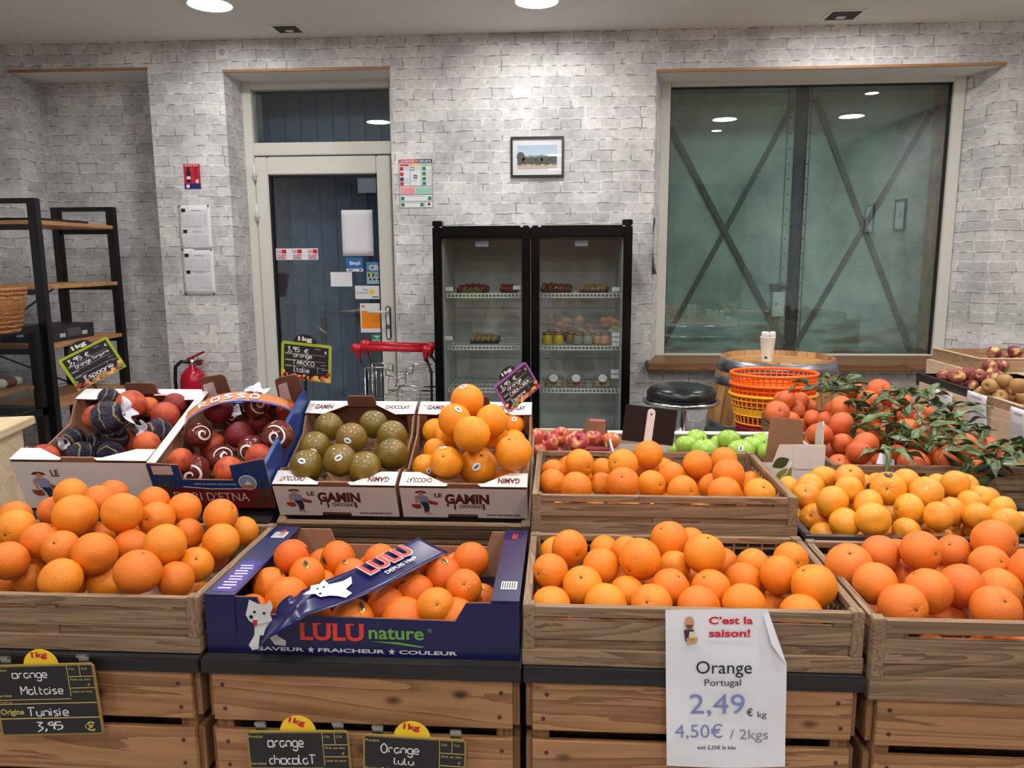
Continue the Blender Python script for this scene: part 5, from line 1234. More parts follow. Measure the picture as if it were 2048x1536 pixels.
# stacked plastic baskets
SX, SY = .825, 2.86
o = MB().box((.62, 2.56, 0), (.752, 3.0, .70)).box((.6, 3.01, 0), (1.06, 3.2, .70)).box((.6, 2.7, .7), (.75, 3.2, .725)).box((.75, 3.0, .7), (1.06, 3.2, .725)).build('basket_stand', BLKWOOD)
tag(o, 'dark stand carrying the stack of plastic baskets behind the mandarins', 'stand')
def basket(label, z, m, r, hh, M=None):
    t = thing('plastic_basket', label, 'basket', M or (SX, SY + .16, z), 'stacked plastic baskets')
    MB().tube([(r * math.cos(a * .1309), r * .8 * math.sin(a * .1309), hh) for a in range(48)], .0065, 8, close=True).build('rim', m, t)
    b = MB(); r0 = r * .84
    for zz, rr_ in ((.0, r0), (hh * .3, r0 + (r - r0) * .3), (hh * .62, r0 + (r - r0) * .62), (hh * .8, r0 + (r - r0) * .8)): b.tube([(rr_ * math.cos(a * .1309), rr_ * .8 * math.sin(a * .1309), zz + .003) for a in range(48)], .0034, 6, close=True)
    for k in range(44):
        a = k * 6.2832 / 44; b.bar((r0 * math.cos(a), r0 * .8 * math.sin(a), .003), (r * math.cos(a), r * .8 * math.sin(a), hh), .0045, .003, (math.cos(a), math.sin(a), 0))
    b.grid(lambda u_, v_: ((r0 + (r - r0) * (.3 + .3 * v_)) * math.cos(u_ * 6.2832), (r0 + (r - r0) * (.3 + .3 * v_)) * .8 * math.sin(u_ * 6.2832), hh * (.32 + .26 * v_)), 48, 1)
    b.lathe([(r0, .001), (r0, .004)], 48, Matrix.Scale(.8, 4, (0, 1, 0)))
    b.build('basket_body', m, t); return t
OB = plain('orange_basket', (250, 108, 20), .35); YB_ = plain('yellow_basket', (252, 178, 30), .35); RB = plain('red_basket', (160, 22, 34), .4)
base = .86
basket('red plastic basket, lowest in the stack beside the barrel', .7255, RB, .150, .135)
basket('yellow plastic basket under the orange ones in the stack', .785, YB_, .164, .115)
basket('orange plastic basket, lower of the two in the stack', .825, OB, .163, .115)
basket('orange plastic basket on top of the stack beside the barrel', .865, OB, .163, .115)

# ------------------------------------------------------------------ right-hand stall
RXF = 1.53
t = thing('pine_stall', 'light pine stall side on the right with white price cards', 'stall', (RXF + .4, 2.9, 0))
MB().box((RXF, 1.9, .0), (RXF + .02, 3.36, .895)).build('side_panel', LPINEZ, t, True)
MB().box((RXF + .02, 1.9, .855), (2.5, 3.405, .875)).build('top_board', LPINE, t, True)
MB().box((RXF + .02, 3.34, 0), (2.5, 3.36, .855)).build('back_panel', LPINEZ, t, True)
def tray(label, x0, x1, y0, y1, z0, z1, m, M=None, name='fruit_tray'):
    t = thing(name, label, 'tray', ((x0 + x1) / 2, (y0 + y1) / 2, z0), 'trays on the right stall')
    MB().box((x0, y0, z0), (x1, y1, z0 + .006)).build('base_panel', m, t, True)
    for q in (((x0, y0, z0 + .006), (x1, y0 + .007, z1)), ((x0, y1 - .007, z0 + .006), (x1, y1, z1)), ((x0, y0 + .007, z0 + .006), (x0 + .007, y1 - .007, z1)), ((x1 - .007, y0 + .007, z0 + .006), (x1, y1 - .007, z1))): MB().box(*q).build('side_panel', m, t, True)
    for q in (((x0 - .002, y0, z1), (x0 + .010, y1, z1 + .004)), ((x0, y0 - .002, z1), (x1, y0 + .010, z1 + .004))): MB().box(*q).build('rim', LPINE if m is not BLACKP else m, t, True)
THIN = wood('thin_wood', (136, 104, 76), (180, 146, 114), 0, .7, .6)
tray('black tray of red and yellow apples at the far end of the right stall', RXF + .005, 1.95, 2.95, 3.40, .8765, .925, BLACKP)
tray('thin wooden tray of russet apples on the right stall', RXF + .005, 1.92, 2.62, 2.935, .8765, .925, THIN)
tray('black tray nearest on the right stall', RXF + .005, 1.92, 2.28, 2.605, .8765, .92, BLACKP)
o = MB().box((1.78, 3.42, 0), (2.4, 3.85, .93)).build('riser_block', LPINE); tag(o, 'pine block raising the upper apple basket on the right stall', 'block')
tray('raised wooden tray of dark red apples at the back of the right stall', 1.80, 2.3, 3.42, 3.84, .931, .985, THIN)
for i, (tl, tr, bl, nm, hh) in enumerate((((1871, 776), (1914, 767), (1866, 826), 'farthest', .15), ((1941, 780), (1980, 797), (1924, 848), 'middle', .15), ((2028, 812), (2062, 828), (2010, 880), 'nearest', .16))):
    X = RXF - .012
    a, b_, c_ = atX(*tl, X), atX(*tr, X - .0), atX(*bl, X)
    Mw = axes(Vector((X, a.y, a.z - hh)), (0, b_.y - a.y, b_.z - a.z) if False else (0, -1, 0), (0, 0, 1))
    ww = abs(b_.y - a.y); ww = max(.07, min(ww, .16))
    t = thing('price_card', '%s of three curved white price cards on the right stall' % nm, 'price card', Mw, 'price cards on the right stall')
    cv = lambda a_, q: (a_ * ww, q * hh, .002 + .028 * math.sin(q * math.pi * .5) ** 2 - .02 * q)
    MB().grid(lambda a_, q: cv(a_, q), 4, 10, thick=.0005).build('card', PAPER, t)
    for nm_, m_, (ra, rq, rw, rh) in (('heading', CGREY, (.25, .86, .5, .05)), ('text_print', CLG, (.2, .45, .6, .25)), ('price_patch', INK, (.4, .06, .5, .2))):
        MB().grid(lambda a_, q: Vector(cv(ra + a_ * rw, rq + q * rh)) + Vector((0, 0, .0009)), 2, 6).build(nm_, m_, t, fix=False)
    text(('1,95', '2,90', '3,30')[i], PAPER, t, Matrix(), (ww * .48, hh * .1, ww * .34, hh * .1), .03, z=.0062)
# ------------------------------------------------------------------ fruit: centre and radius in millimetres, crate by crate (shown, half buried)
FRUIT = {
 'maltaise': ('-1144,1669,882,38;-1044,1618,885,36;-1048,1680,881,34;-1200,1678,838,34;-1217,1577,856,37;-1167,1510,855,41;-1051,1540,876,46;-945,1540,885,43;-948,1673,866,36;-901,1598,851,39;-873,1670,851,38;-764,1619,854,38;-739,1681,796,34;-736,1554,818,39;-844,1624,809,34;-1090,1479,841,39;-1111,1408,826,39;-1025,1448,837,37;-948,1439,832,43;-1042,1600,806,34;-913,1513,819,37;-810,1459,846,42;-821,1373,823,44;-1105,1456,770,34;-976,1369,806,40;-945,1459,759,35;-773,1422,787,36;-765,1492,790,37;-782,1528,701,34', '-984,1649,805,37;-1013,1449,769,37;-1196,1602,769,37;-780,1603,769,37;-1187,1466,732,37'),
 'lulu': ('-568,1521,799,38;-484,1569,779,38;-385,1548,784,36;-282,1591,765,32;-192,1569,781,39;-519,1469,781,37;-428,1475,781,35;-243,1516,767,39;-593,1453,765,37;-537,1400,763,42;-507,1518,736,35;-330,1526,757,32;-191,1442,775,36;-294,1468,749,38;-380,1522,724,30;-161,1482,732,32;-346,1424,740,38;-237,1370,768,36;-598,1370,745,36;-399,1366,735,43;-298,1368,737,45;-200,1378,738,41;-474,1371,737,34', '-619,1523,737,37;-416,1607,737,37;-538,1633,737,37;-228,1627,737,37'),
 'portugal': ('19,1554,819,38;97,1641,782,32;144,1606,794,32;234,1601,823,40;289,1651,801,32;-20,1475,797,37;82,1496,803,37;160,1485,824,42;291,1503,830,41;361,1644,757,32;406,1572,782,34;478,1555,801,36;238,1540,788,33;435,1481,798,39;482,1419,803,42;371,1511,771,38;214,1432,789,37;292,1433,787,38;44,1429,790,39;136,1638,711,32;131,1440,772,34;-17,1363,778,37;85,1364,781,40;170,1362,784,39;257,1364,780,40;339,1363,788,40;433,1496,726,32;443,1363,770,40', '-9,1630,775,38;-8,1420,738,38;357,1420,738,38;11,1499,738,38;161,1499,738,38;296,1491,738,38;-11,1567,738,38;63,1568,738,38;193,1568,738,38;274,1577,738,38;458,1604,738,38'),
 'rightcrate': ('581,1514,807,45;667,1578,808,39;738,1667,773,35;728,1534,833,41;843,1632,796,36;905,1598,834,44;865,1534,806,39;1001,1645,763,35;910,1469,822,43;601,1433,805,41;725,1578,763,35;686,1405,804,43;762,1436,803,41;841,1656,723,35;839,1448,791,40;620,1356,795,42;645,1549,681,35;748,1440,730,35;782,1356,794,42;942,1490,728,35', '605,1579,739,40;600,1356,700,40;680,1355,700,40;767,1352,700,40;845,1360,700,40;908,1408,700,40;818,1432,700,40;737,1516,700,40;681,1606,700,40;755,1606,700,40'),
 'uppercrate': ('-21,1985,863,33;49,1938,899,38;-21,1898,860,34;53,1984,848,32;37,1787,880,38;117,2110,838,31;158,1914,905,39;231,1999,909,38;234,2051,863,33;287,2110,841,31;106,1951,841,31;150,1801,888,39;225,1865,868,35;283,1927,874,35;349,1941,900,37;357,1991,854,33;434,2021,890,35;408,1847,900,40;291,1795,873,37;378,1894,855,34;385,1778,875,39;508,2032,826,31;466,1778,873,37', '24,2046,856,35;-16,1772,820,35;79,1775,820,35;163,1772,820,35;236,1778,820,35;327,1772,820,35;422,1803,820,35;39,1828,820,35;151,1850,820,35;275,1846,820,35;472,1855,820,35;160,1925,820,35;235,1920,820,35;429,1920,820,35;302,1977,820,35;145,1995,820,35;428,1994,820,35;1,2097,820,35'),
 'clementine': ('602,2010,819,31;619,1916,830,33;647,1971,836,33;694,2013,846,34;735,1949,867,35;712,1889,854,33;782,1979,835,32;857,2085,815,27;797,1867,864,40;865,1928,862,34;875,1842,864,37;976,1992,834,32;988,1934,858,33;656,1839,837,38;752,2000,783,27;734,1822,837,36;628,1871,787,34;668,1783,805,35;719,1752,824,38;843,1960,760,27;822,1806,834,35;867,1758,833,33;944,1854,812,34;1000,1883,825,31;1047,1924,825,31;980,1803,818,32;1056,1845,821,33;1018,1752,821,33;632,1812,759,33;753,1898,721,27;799,1759,795,31;790,1807,760,30;890,1827,765,31;884,1770,772,29;975,1883,748,27;998,1839,773,29;1126,1876,780,27;1063,2088,764,27;898,2085,741,27', '1044,1993,835,33;1096,1978,803,33;1031,1788,770,33;1042,1887,770,33;611,1934,770,33;589,2065,770,33;662,1748,738,33;730,1746,738,33;815,1749,738,33;940,1753,738,33;1070,1743,738,33;1069,1833,738,33;791,1862,738,33;855,1866,738,33;1089,1931,738,33;763,1957,738,33;659,2003,738,33;1093,1994,738,33;1027,2015,738,33;955,2047,738,33;667,2063,738,33;775,2062,738,33'),
 'mandarin': ('706,2523,921,39;804,2770,918,34;878,2846,902,32;852,2796,881,30;789,2656,869,31;864,2655,874,31;887,2585,880,33;878,2425,904,38;923,2555,933,39;1058,2809,946,36;1101,2710,964,40;1043,2654,936,38;789,2357,886,37;860,2357,858,33;904,2293,870,38;864,2233,861,35;855,2405,818,31;814,2247,820,33;898,2265,801,31;1066,2393,893,38;1217,2657,865,31;1268,2777,867,30;1232,2898,845,30;1187,2955,803,30;1267,2609,849,30;1187,2293,871,37;1092,2189,857,40;998,2190,842,41;1195,2241,816,32;1036,2523,855,32;1070,2463,802,30;1020,2464,772,30;1037,2701,799,30;1303,2958,880,30;1204,2941,849,30;1333,2435,835,30;1325,2319,829,30;1320,2262,812,30;837,2691,836,30;1332,2658,838,30;1324,2837,861,30', '972,2600,906,31;933,2657,906,31;1062,2726,906,31;807,2839,906,31;1052,2881,906,31;1213,2901,906,31;919,2878,875,31;1107,2266,844,31;1234,2332,844,31;1217,2399,844,31;805,2443,844,31;1139,2484,844,31;1108,2557,844,31;805,2796,844,31;898,2795,844,31;1067,2839,844,31;1140,2352,813,31;819,2558,813,31;885,2558,813,31;1170,2555,813,31;1045,2577,813,31;1268,2657,813,31;1300,2729,813,31;806,2745,813,31;823,2908,813,31;1311,2930,813,31;860,2471,781,31;1264,2470,781,31;920,2485,781,31;853,2709,781,31;1148,2731,781,31;821,2815,781,31;1071,2881,781,31'),
 'caracara': ('-252,2025,1046,46;-277,1952,1007,43;-180,1958,1006,43;-135,2106,964,33;-224,1885,986,47;-308,2037,945,35;-183,2019,954,39;-352,2088,947,36;-336,1993,916,33;-289,1882,912,43;-215,1931,890,50;-119,1885,940,47;-353,1939,883,36;-129,2066,926,33;-136,1916,856,34', ''),
 'chocolate': ('-638,2039,967,40;-518,2058,971,40;-554,1961,955,42;-456,2011,951,41;-652,1958,930,42;-563,1881,916,43;-442,1939,917,42;-651,1882,899,43;-502,1884,894,45;-476,1911,852,32;-666,1919,844,29', ''),
 'blood': ('-1302,2107,1032,29;-1196,2038,1027,40;-1181,2099,1008,29;-1105,2106,1016,32;-1103,2043,995,38;-1219,1961,1006,44;-1091,1980,964,36;-1090,1915,943,35;-1241,2025,935,35;-1355,2011,937,29;-1315,2046,909,33;-1354,1885,912,36;-1283,1930,909,36;-1223,1966,903,34;-1220,2113,971,29', '-1300,2033,990,35;-1130,1935,882,35;-1161,2011,911,35;-1252,2086,904,35'),
 'etna': ('-950,2042,1016,40;-850,2065,1023,37;-945,2101,983,30;-777,2101,1002,30;-975,1970,957,33;-962,2020,917,35;-884,2017,947,37;-855,2097,965,31;-748,1951,962,41;-827,1961,924,37;-975,1861,916,32;-913,1956,898,36;-965,1902,876,44;-852,1867,889,37;-783,1903,914,37;-776,2007,874,30', ''),
 'redapple': ('-77,2205,906,29;-39,2361,854,34;1,2417,861,29;49,2294,869,37;102,2367,866,30;157,2386,854,31;113,2407,825,29;-71,2205,867,29;73,2426,807,29', '-16,2393,809,29'),
 'greenapple': ('431,2416,858,32;390,2367,848,34;424,2252,861,38;518,2358,866,35;501,2415,838,33;524,2223,866,39;591,2362,850,33;631,2414,847,34;626,2297,846,35;376,2427,814,30', '671,2353,814,34'),
 'trayapple': ('1592,3278,934,30;1615,3221,939,33;1672,3255,944,31;1680,3287,899,27;1732,3278,935,27;1772,3288,918,27;1676,3223,901,27;1786,3241,933,28', ''),
 'basketapple': ('1913,3519,1001,32;2046,3597,998,31;2046,3644,959,27;2114,3673,965,27;1984,3456,966,29;1829,3385,959,31;1881,3396,959,31;1821,3345,938,27', ''),
 'russet': ('1529,2822,966,26;1544,2856,939,26;1594,2847,980,27;1605,2882,944,26;1616,2796,970,31;1564,2813,927,27;1651,2884,919,26;1664,2849,913,26;1548,2896,928,26;1696,2894,882,26;1648,2812,878,26', ''),
}
STEMS = {'maltaise': [(5, -0.51, 0.25), (9, -0.59, -0.08), (17, -0.35, -0.42), (22, 0.3, -0.87), (27, 0.05, -0.34), (11, 0.76, -0.41), (15, 0.67, -0.81)], 'lulu': [(12, 0.0, -0.19), (17, 0.09, -0.09)], 'portugal': [(0, 0.49, 0.44), (3, -0.5, -0.6), (5, -0.7, 0.1), (7, -0.53, 0.59), (8, 0.16, -0.87), (11, 0.46, 0.12), (14, -0.52, -0.71), (16, 0.46, -0.65), (17, -0.4, -0.61), (18, -0.09, -0.44), (23, -0.25, -0.13)], 'rightcrate': [(0, 0.0, -0.59), (3, 0.73, 0.0), (4, -0.27, -0.41), (5, 0.88, 0.04), (6, 0.55, -0.33), (11, -0.66, -0.73), (15, 0.56, 0.03), (18, 0.35, -0.46)], 'uppercrate': [(1, 0.65, 0.26), (6, -0.57, -0.12), (11, -0.09, -0.43), (12, 0.67, 0.04), (18, 0.6, 0.0), (22, 0.28, -0.5)], 'clementine': [(4, 0.03, -0.61), (8, -0.08, 0.0), (16, -0.32, -0.12), (1, -0.11, -0.37), (24, 0.0, -0.22), (20, -0.85, 0.11)], 'mandarin': [(10, 0.38, -0.33), (0, 0.26, -0.24), (17, 0.0, -0.62), (25, 0.02, -0.39), (27, 0.02, -0.62)], 'caracara': [(9, -0.2, -0.4), (10, 0.2, -0.61), (6, -0.29, -0.86), (11, -0.26, -0.79)], 'redapple': [(2, -0.07, -0.07), (1, -0.47, -0.35), (3, 0.21, -0.42)], 'trayapple': [(1, 0.0, -0.37), (3, 0.08, -0.24), (4, -0.08, -0.15)], 'russet': [(6, -0.07, -0.07), (5, 0.22, -0.33), (0, -0.38, 0.12)]}
STICKERS = {'lulu': [(0, 0.97, -0.28), (1, -0.76, 0.05), (5, -0.05, -0.65), (6, -0.36, -0.83), (7, 0.04, -0.76), (8, 0.68, -0.64), (10, -0.75, -0.6), (13, -0.71, -0.58), (15, 0.0, -0.74), (19, 0.44, -0.56)], 'clementine': [(8, -0.04, -0.85), (6, 0.45, -0.06)], 'caracara': [(0, -0.23, -0.83), (1, 0.23, -0.65), (3, 0.12, -0.45), (9, -0.2, -0.9), (10, -0.07, 0.02), (12, 0.2, 0.25)], 'chocolate': [(2, -0.23, 0.15), (4, -0.15, 0.24), (5, -0.09, -0.14), (7, -0.27, -0.33)], 'greenapple': [(5, 0.0, -0.19), (7, 0.47, -0.59)], 'redapple': [(5, 0.58, -0.51), (8, 0.0, -0.27)]}
def fruit_mesh(name, m, kind, seed, n=30):
    rr = random.Random(seed); mb = MB(); nv = 20; lob = rr.uniform(0, 6.28)
    off = Vector((seed * 3.1, seed * 1.7, 0))
    def f(u, v):
        th = math.pi * (1 - v); ph = u * 2 * math.pi
        d = Vector((math.sin(th) * math.cos(ph), math.sin(th) * math.sin(ph), math.cos(th)))
        r = 1.0
        if kind == 'orange':
            r += .03 * noise.noise(d * 1.3 + off) - .10 * math.exp(-(th / .16) ** 2) - .03 * math.exp(-((math.pi - th) / .2) ** 2); d.z *= .97
            r += .012 * math.cos(ph * 9) * math.exp(-(th / .45) ** 2)
        elif kind == 'mandarin':
            r += .035 * noise.noise(d * 1.4 + off) - .12 * math.exp(-(th / .22) ** 2) - .08 * math.exp(-((math.pi - th) / .3) ** 2) + .018 * math.cos(ph * 9) * math.exp(-(th / .6) ** 2); d.z *= .86; r *= 1.04
        elif kind == 'apple':
            r += .03 * math.cos(ph * 5 + lob) * max(0, -d.z) + .02 * noise.noise(d * 1.2 + off) - .42 * math.exp(-(th / .30) ** 2) - .3 * math.exp(-((math.pi - th) / .28) ** 2); d.z *= .92
            s = 1 - .10 * max(0, -d.z); d.x *= s; d.y *= s
        elif kind == 'wrap':
            r += .07 * noise.noise(d * 2.2 + off) + .05 * abs(noise.noise(d * 5 + off)) + .03 * noise.noise(d * 11 + off) + .05 * math.cos(ph * 11) * math.exp(-(th / .5) ** 2)
        return d * r
    k0 = 0; vs = []; fs = []
    for j in range(nv + 1):
        for i in range(n): vs.append(f(i / n, .0001 + j / nv * .9998))
    for j in range(nv):
        for i in range(n): fs.append((j * n + i, j * n + (i + 1) % n, (j + 1) * n + (i + 1) % n, (j + 1) * n + i))
    mb.add(vs, fs, 0, True).add([vs[k] for k in range(n)], [tuple(range(n))[::-1]], 0, True).add([vs[nv * n + k] for k in range(n)], [tuple(range(n))], 0, True)
    me = bpy.data.meshes.new(name); me.from_pydata(mb.v, [], mb.f); me.materials.append(m)
    for p in me.polygons: p.use_smooth = True
    bm = bmesh.new(); bm.from_mesh(me); bmesh.ops.remove_doubles(bm, verts=bm.verts, dist=1e-5); bmesh.ops.recalc_face_normals(bm, faces=bm.faces); bm.to_mesh(me); bm.free()
    return me
def keep(mb, name, m):
    me = bpy.data.meshes.new(name); me.from_pydata(mb.v, [], mb.f); me.materials.append(m)
    for p, s in zip(me.polygons, mb.sm): p.use_smooth = s
    return me
STEMM = plain('stem_scar', (86, 88, 44), .7); STEMB = plain('stem_brown', (74, 50, 30), .7)
ST_ORANGE = keep(MB().lathe([(.062, .885), (.066, .915), (.04, .93), (.018, .925)], 9), 'stem_scar', STEMM)
ST_APPLE = keep(MB().tube([(0, 0, .5), (.02, .01, .75), (.07, .02, 1.02)], [.03, .028, .04], 8), 'stalk', STEMB)
def cap(rx, ry, lift, nose=0.0):
    mb = MB(); n = 20; vs = [Vector((0, 0, 1 + lift))]
    for ring in (.5, 1.0):
        for i in range(n):
            a = i * 2 * math.pi / n; k = 1 - nose * abs(math.cos(a)) ** 3 * 0
            x, y = rx * ring * math.cos(a), ry * ring * math.sin(a) * (1 - nose * abs(math.cos(a)) ** 2)
            vs.append(Vector((x, y, math.sqrt(max(0, 1 - x * x - y * y)) + lift)))
    fs = [(0, 1 + i, 1 + (i + 1) % n) for i in range(n)] + [(1 + i, 1 + n + i, 1 + n + (i + 1) % n, 1 + (i + 1) % n) for i in range(n)]
    return mb.add(vs, fs, 0, True)
STK_WHITE = keep(cap(.24, .18, .02), 'sticker', PAPER); STK_BLUE = keep(cap(.15, .05, .026), 'sticker_print', CBLUE)
STK_GOLD = keep(cap(.34, .17, .022, .75), 'sticker', plain('gold_foil', (196, 150, 62), .25, .7)); STK_DARK = keep(cap(.24, .09, .028, .7), 'sticker_print', plain('sticker_dark', (52, 34, 26), .5))
STK_BLACK = keep(cap(.23, .28, .02), 'sticker', plain('sticker_black', (34, 22, 40), .4)); STK_MARK = keep(cap(.12, .08, .026), 'sticker_print', GOLD)
def wrap_mat(name, base, line, k):
    t = NT(name); v = t.coord((1, 1, 1)); sx = t.n('ShaderNodeSeparateXYZ', Vector=v)
    nz = t.n('ShaderNodeTexNoise', Vector=v, Scale=2.0, Detail=3.0)
    a = t.n('ShaderNodeMath', _operation='MULTIPLY_ADD', i0=nz.outputs['Fac'], i1=.22, i2=sx.outputs[2])
    b_ = t.n('ShaderNodeMath', _operation='MULTIPLY', i0=a.outputs[0], i1=k); s = t.n('ShaderNodeMath', _operation='SINE', i0=b_.outputs[0])
    c = t.mix(t.ramp(s.outputs[0], [(.90, (0, 0, 0)), (.95, (1, 1, 1))]), lin(base), lin(line))
    n2 = t.n('ShaderNodeTexNoise', Vector=v, Scale=9.0, Detail=4.0); t.bump(n2.outputs['Fac'], .5, .05)
    return t.set(Base__Color=c, Roughness=.32)
NAVYW = wrap_mat('navy_wrap', (30, 27, 54), (150, 130, 92), 9); REDW = plain('film_wrap', (104, 40, 34), .2, var=.5, Coat__Weight=.5); TISSUE = plain('tissue', (216, 216, 226), .7)
O_MALT = rind('rind_navel', [(236, 132, 28), (232, 122, 30), (240, 146, 28), (228, 114, 28), (236, 136, 34)])
O_LULU = rind('rind_deep', [(230, 108, 18), (236, 124, 20), (224, 102, 20), (238, 134, 24)])
O_PORT = rind('rind_portugal', [(238, 130, 24), (242, 142, 26), (232, 120, 26), (240, 152, 30), (236, 124, 24)])
O_RIGHT = rind('rind_pinkish', [(234, 120, 38), (238, 128, 40), (230, 114, 38), (238, 134, 44)])
O_CLEM = rind('rind_clementine', [(244, 160, 40), (246, 172, 46), (240, 150, 40), (244, 164, 38)], rough=.33, coat=.25)
O_MAND = rind('rind_mandarin', [(222, 104, 46), (228, 114, 52), (214, 92, 42), (230, 124, 62)], rough=.38, coat=.1)
O_CARA = rind('rind_bright', [(246, 150, 18), (248, 158, 22), (242, 144, 18)])
O_CHOC = rind('rind_olive', [(116, 98, 22), (124, 102, 26), (108, 92, 20), (126, 98, 28)], rough=.28, coat=.4, blush=((138, 104, 40), .5, .75))
O_BLOOD = rind('rind_blood', [(214, 96, 40), (202, 82, 42), (222, 112, 44)], blush=((140, 34, 34), .45, .7))
O_DRED = rind('rind_dark_red', [(132, 34, 40), (120, 28, 38), (144, 44, 42)])
A_RED = rind('apple_red', [(200, 66, 66), (224, 128, 78), (170, 40, 66), (214, 96, 70)], 0, rough=.28, blush=((236, 178, 96), .52, .74), coat=.3)
A_GREEN = rind('apple_green', [(158, 206, 78), (170, 214, 92), (150, 198, 70)], 0, rough=.25, coat=.3)
A_DARK = rind('apple_dark', [(150, 66, 72), (130, 50, 66), (164, 84, 76)], 0, rough=.35, blush=((226, 190, 112), .5, .68))
A_RUS = rind('apple_russet', [(178, 138, 84), (170, 128, 78), (188, 146, 92)], 0, rough=.6)
ROWS = ['front', 'second', 'third', 'fourth', 'fifth', 'sixth', 'seventh', 'eighth']
NTH = ['leftmost', 'second from left', 'third from left', 'fourth from left', 'fifth from left', 'sixth from left', 'seventh from left', 'eighth from left', 'ninth from left', 'tenth from left']
SPEC = {  # mesh kind, material, name, category, label noun, crate words, group
 'maltaise': ('orange', O_MALT, 'orange', 'orange', 'orange', 'crate above the Tunisie slate'),
 'lulu': ('orange', O_LULU, 'orange', 'orange', 'deep orange fruit', 'navy box with the dog'),
 'portugal': ('orange', O_PORT, 'orange', 'orange', 'orange', 'crate with the white price sheet'),
 'rightcrate': ('orange', O_RIGHT, 'orange', 'orange', 'large pinkish orange', 'front right crate'),
 'uppercrate': ('orange', O_PORT, 'orange', 'orange', 'orange', 'crate below the black-backed sign'),
 'clementine': ('mandarin', O_CLEM, 'clementine', 'clementine', 'yellow-orange clementine', 'black plastic crate'),
 'mandarin': ('mandarin', O_MAND, 'mandarin', 'mandarin', 'red-orange mandarin', 'leafy mandarin crates'),
 'caracara': ('orange', O_CARA, 'orange', 'orange', 'bright orange', 'white box under the violet sign'),
 'chocolate': ('orange', O_CHOC, 'orange', 'orange', 'olive-brown orange', 'white box of olive fruit'),
 'blood': ('orange', O_BLOOD, 'blood_orange', 'orange', 'blood orange', 'far left white box'),
 'etna': ('orange', O_BLOOD, 'blood_orange', 'orange', 'blood orange', 'box with the landscape emblem'),
 'redapple': ('apple', A_RED, 'apple', 'apple', 'red and yellow apple', 'brown apple box'),
 'greenapple': ('apple', A_GREEN, 'apple', 'apple', 'green apple', 'white leaf-print box'),
 'trayapple': ('apple', A_DARK, 'apple', 'apple', 'red-yellow apple', 'far black tray on the right stall'),
 'basketapple': ('apple', A_DARK, 'apple', 'apple', 'dark red apple', 'raised tray on the right stall'),
 'russet': ('apple', A_RUS, 'apple', 'apple', 'russet apple', 'thin wooden tray on the right stall'),
}
WRAPPED = {'blood': {0, 5, 6, 8, 9, 10, 12, 13, 14}, 'etna': {1, 2, 4, 8, 9, 11, 12}}
DARKRED = {'blood': {3}, 'etna': {0, 6, 7}}
TAIL = {('blood', 5): (.85, -.25), ('blood', 6): (-.9, -.1), ('blood', 9): (-.7, .35), ('etna', 1): (.1, -.85), ('etna', 2): (.2, -.3), ('blood', 14): (-.4, .7)}
def axis_rot(d, spin):
    return Vector(d).to_track_quat('Z', 'Y').to_matrix().to_4x4() @ Matrix.Rotation(spin, 4, 'Z')
def viewdir(p, dx, dy):
    f = (p - CP).normalized(); x = f.cross(Vector((0, 0, 1))).normalized(); y = x.cross(f)
    k = min(.97, math.hypot(dx, dy)); s = k / max(1e-6, math.hypot(dx, dy)) if math.hypot(dx, dy) > .97 else 1
    return (x * dx * s - y * dy * s - f * math.sqrt(1 - k * k)).normalized()
def child(me, name, parent, M=None):
    o = bpy.data.objects.new(name, me); COL.objects.link(o); o.parent = parent
    if M: o.matrix_local = M
    return o
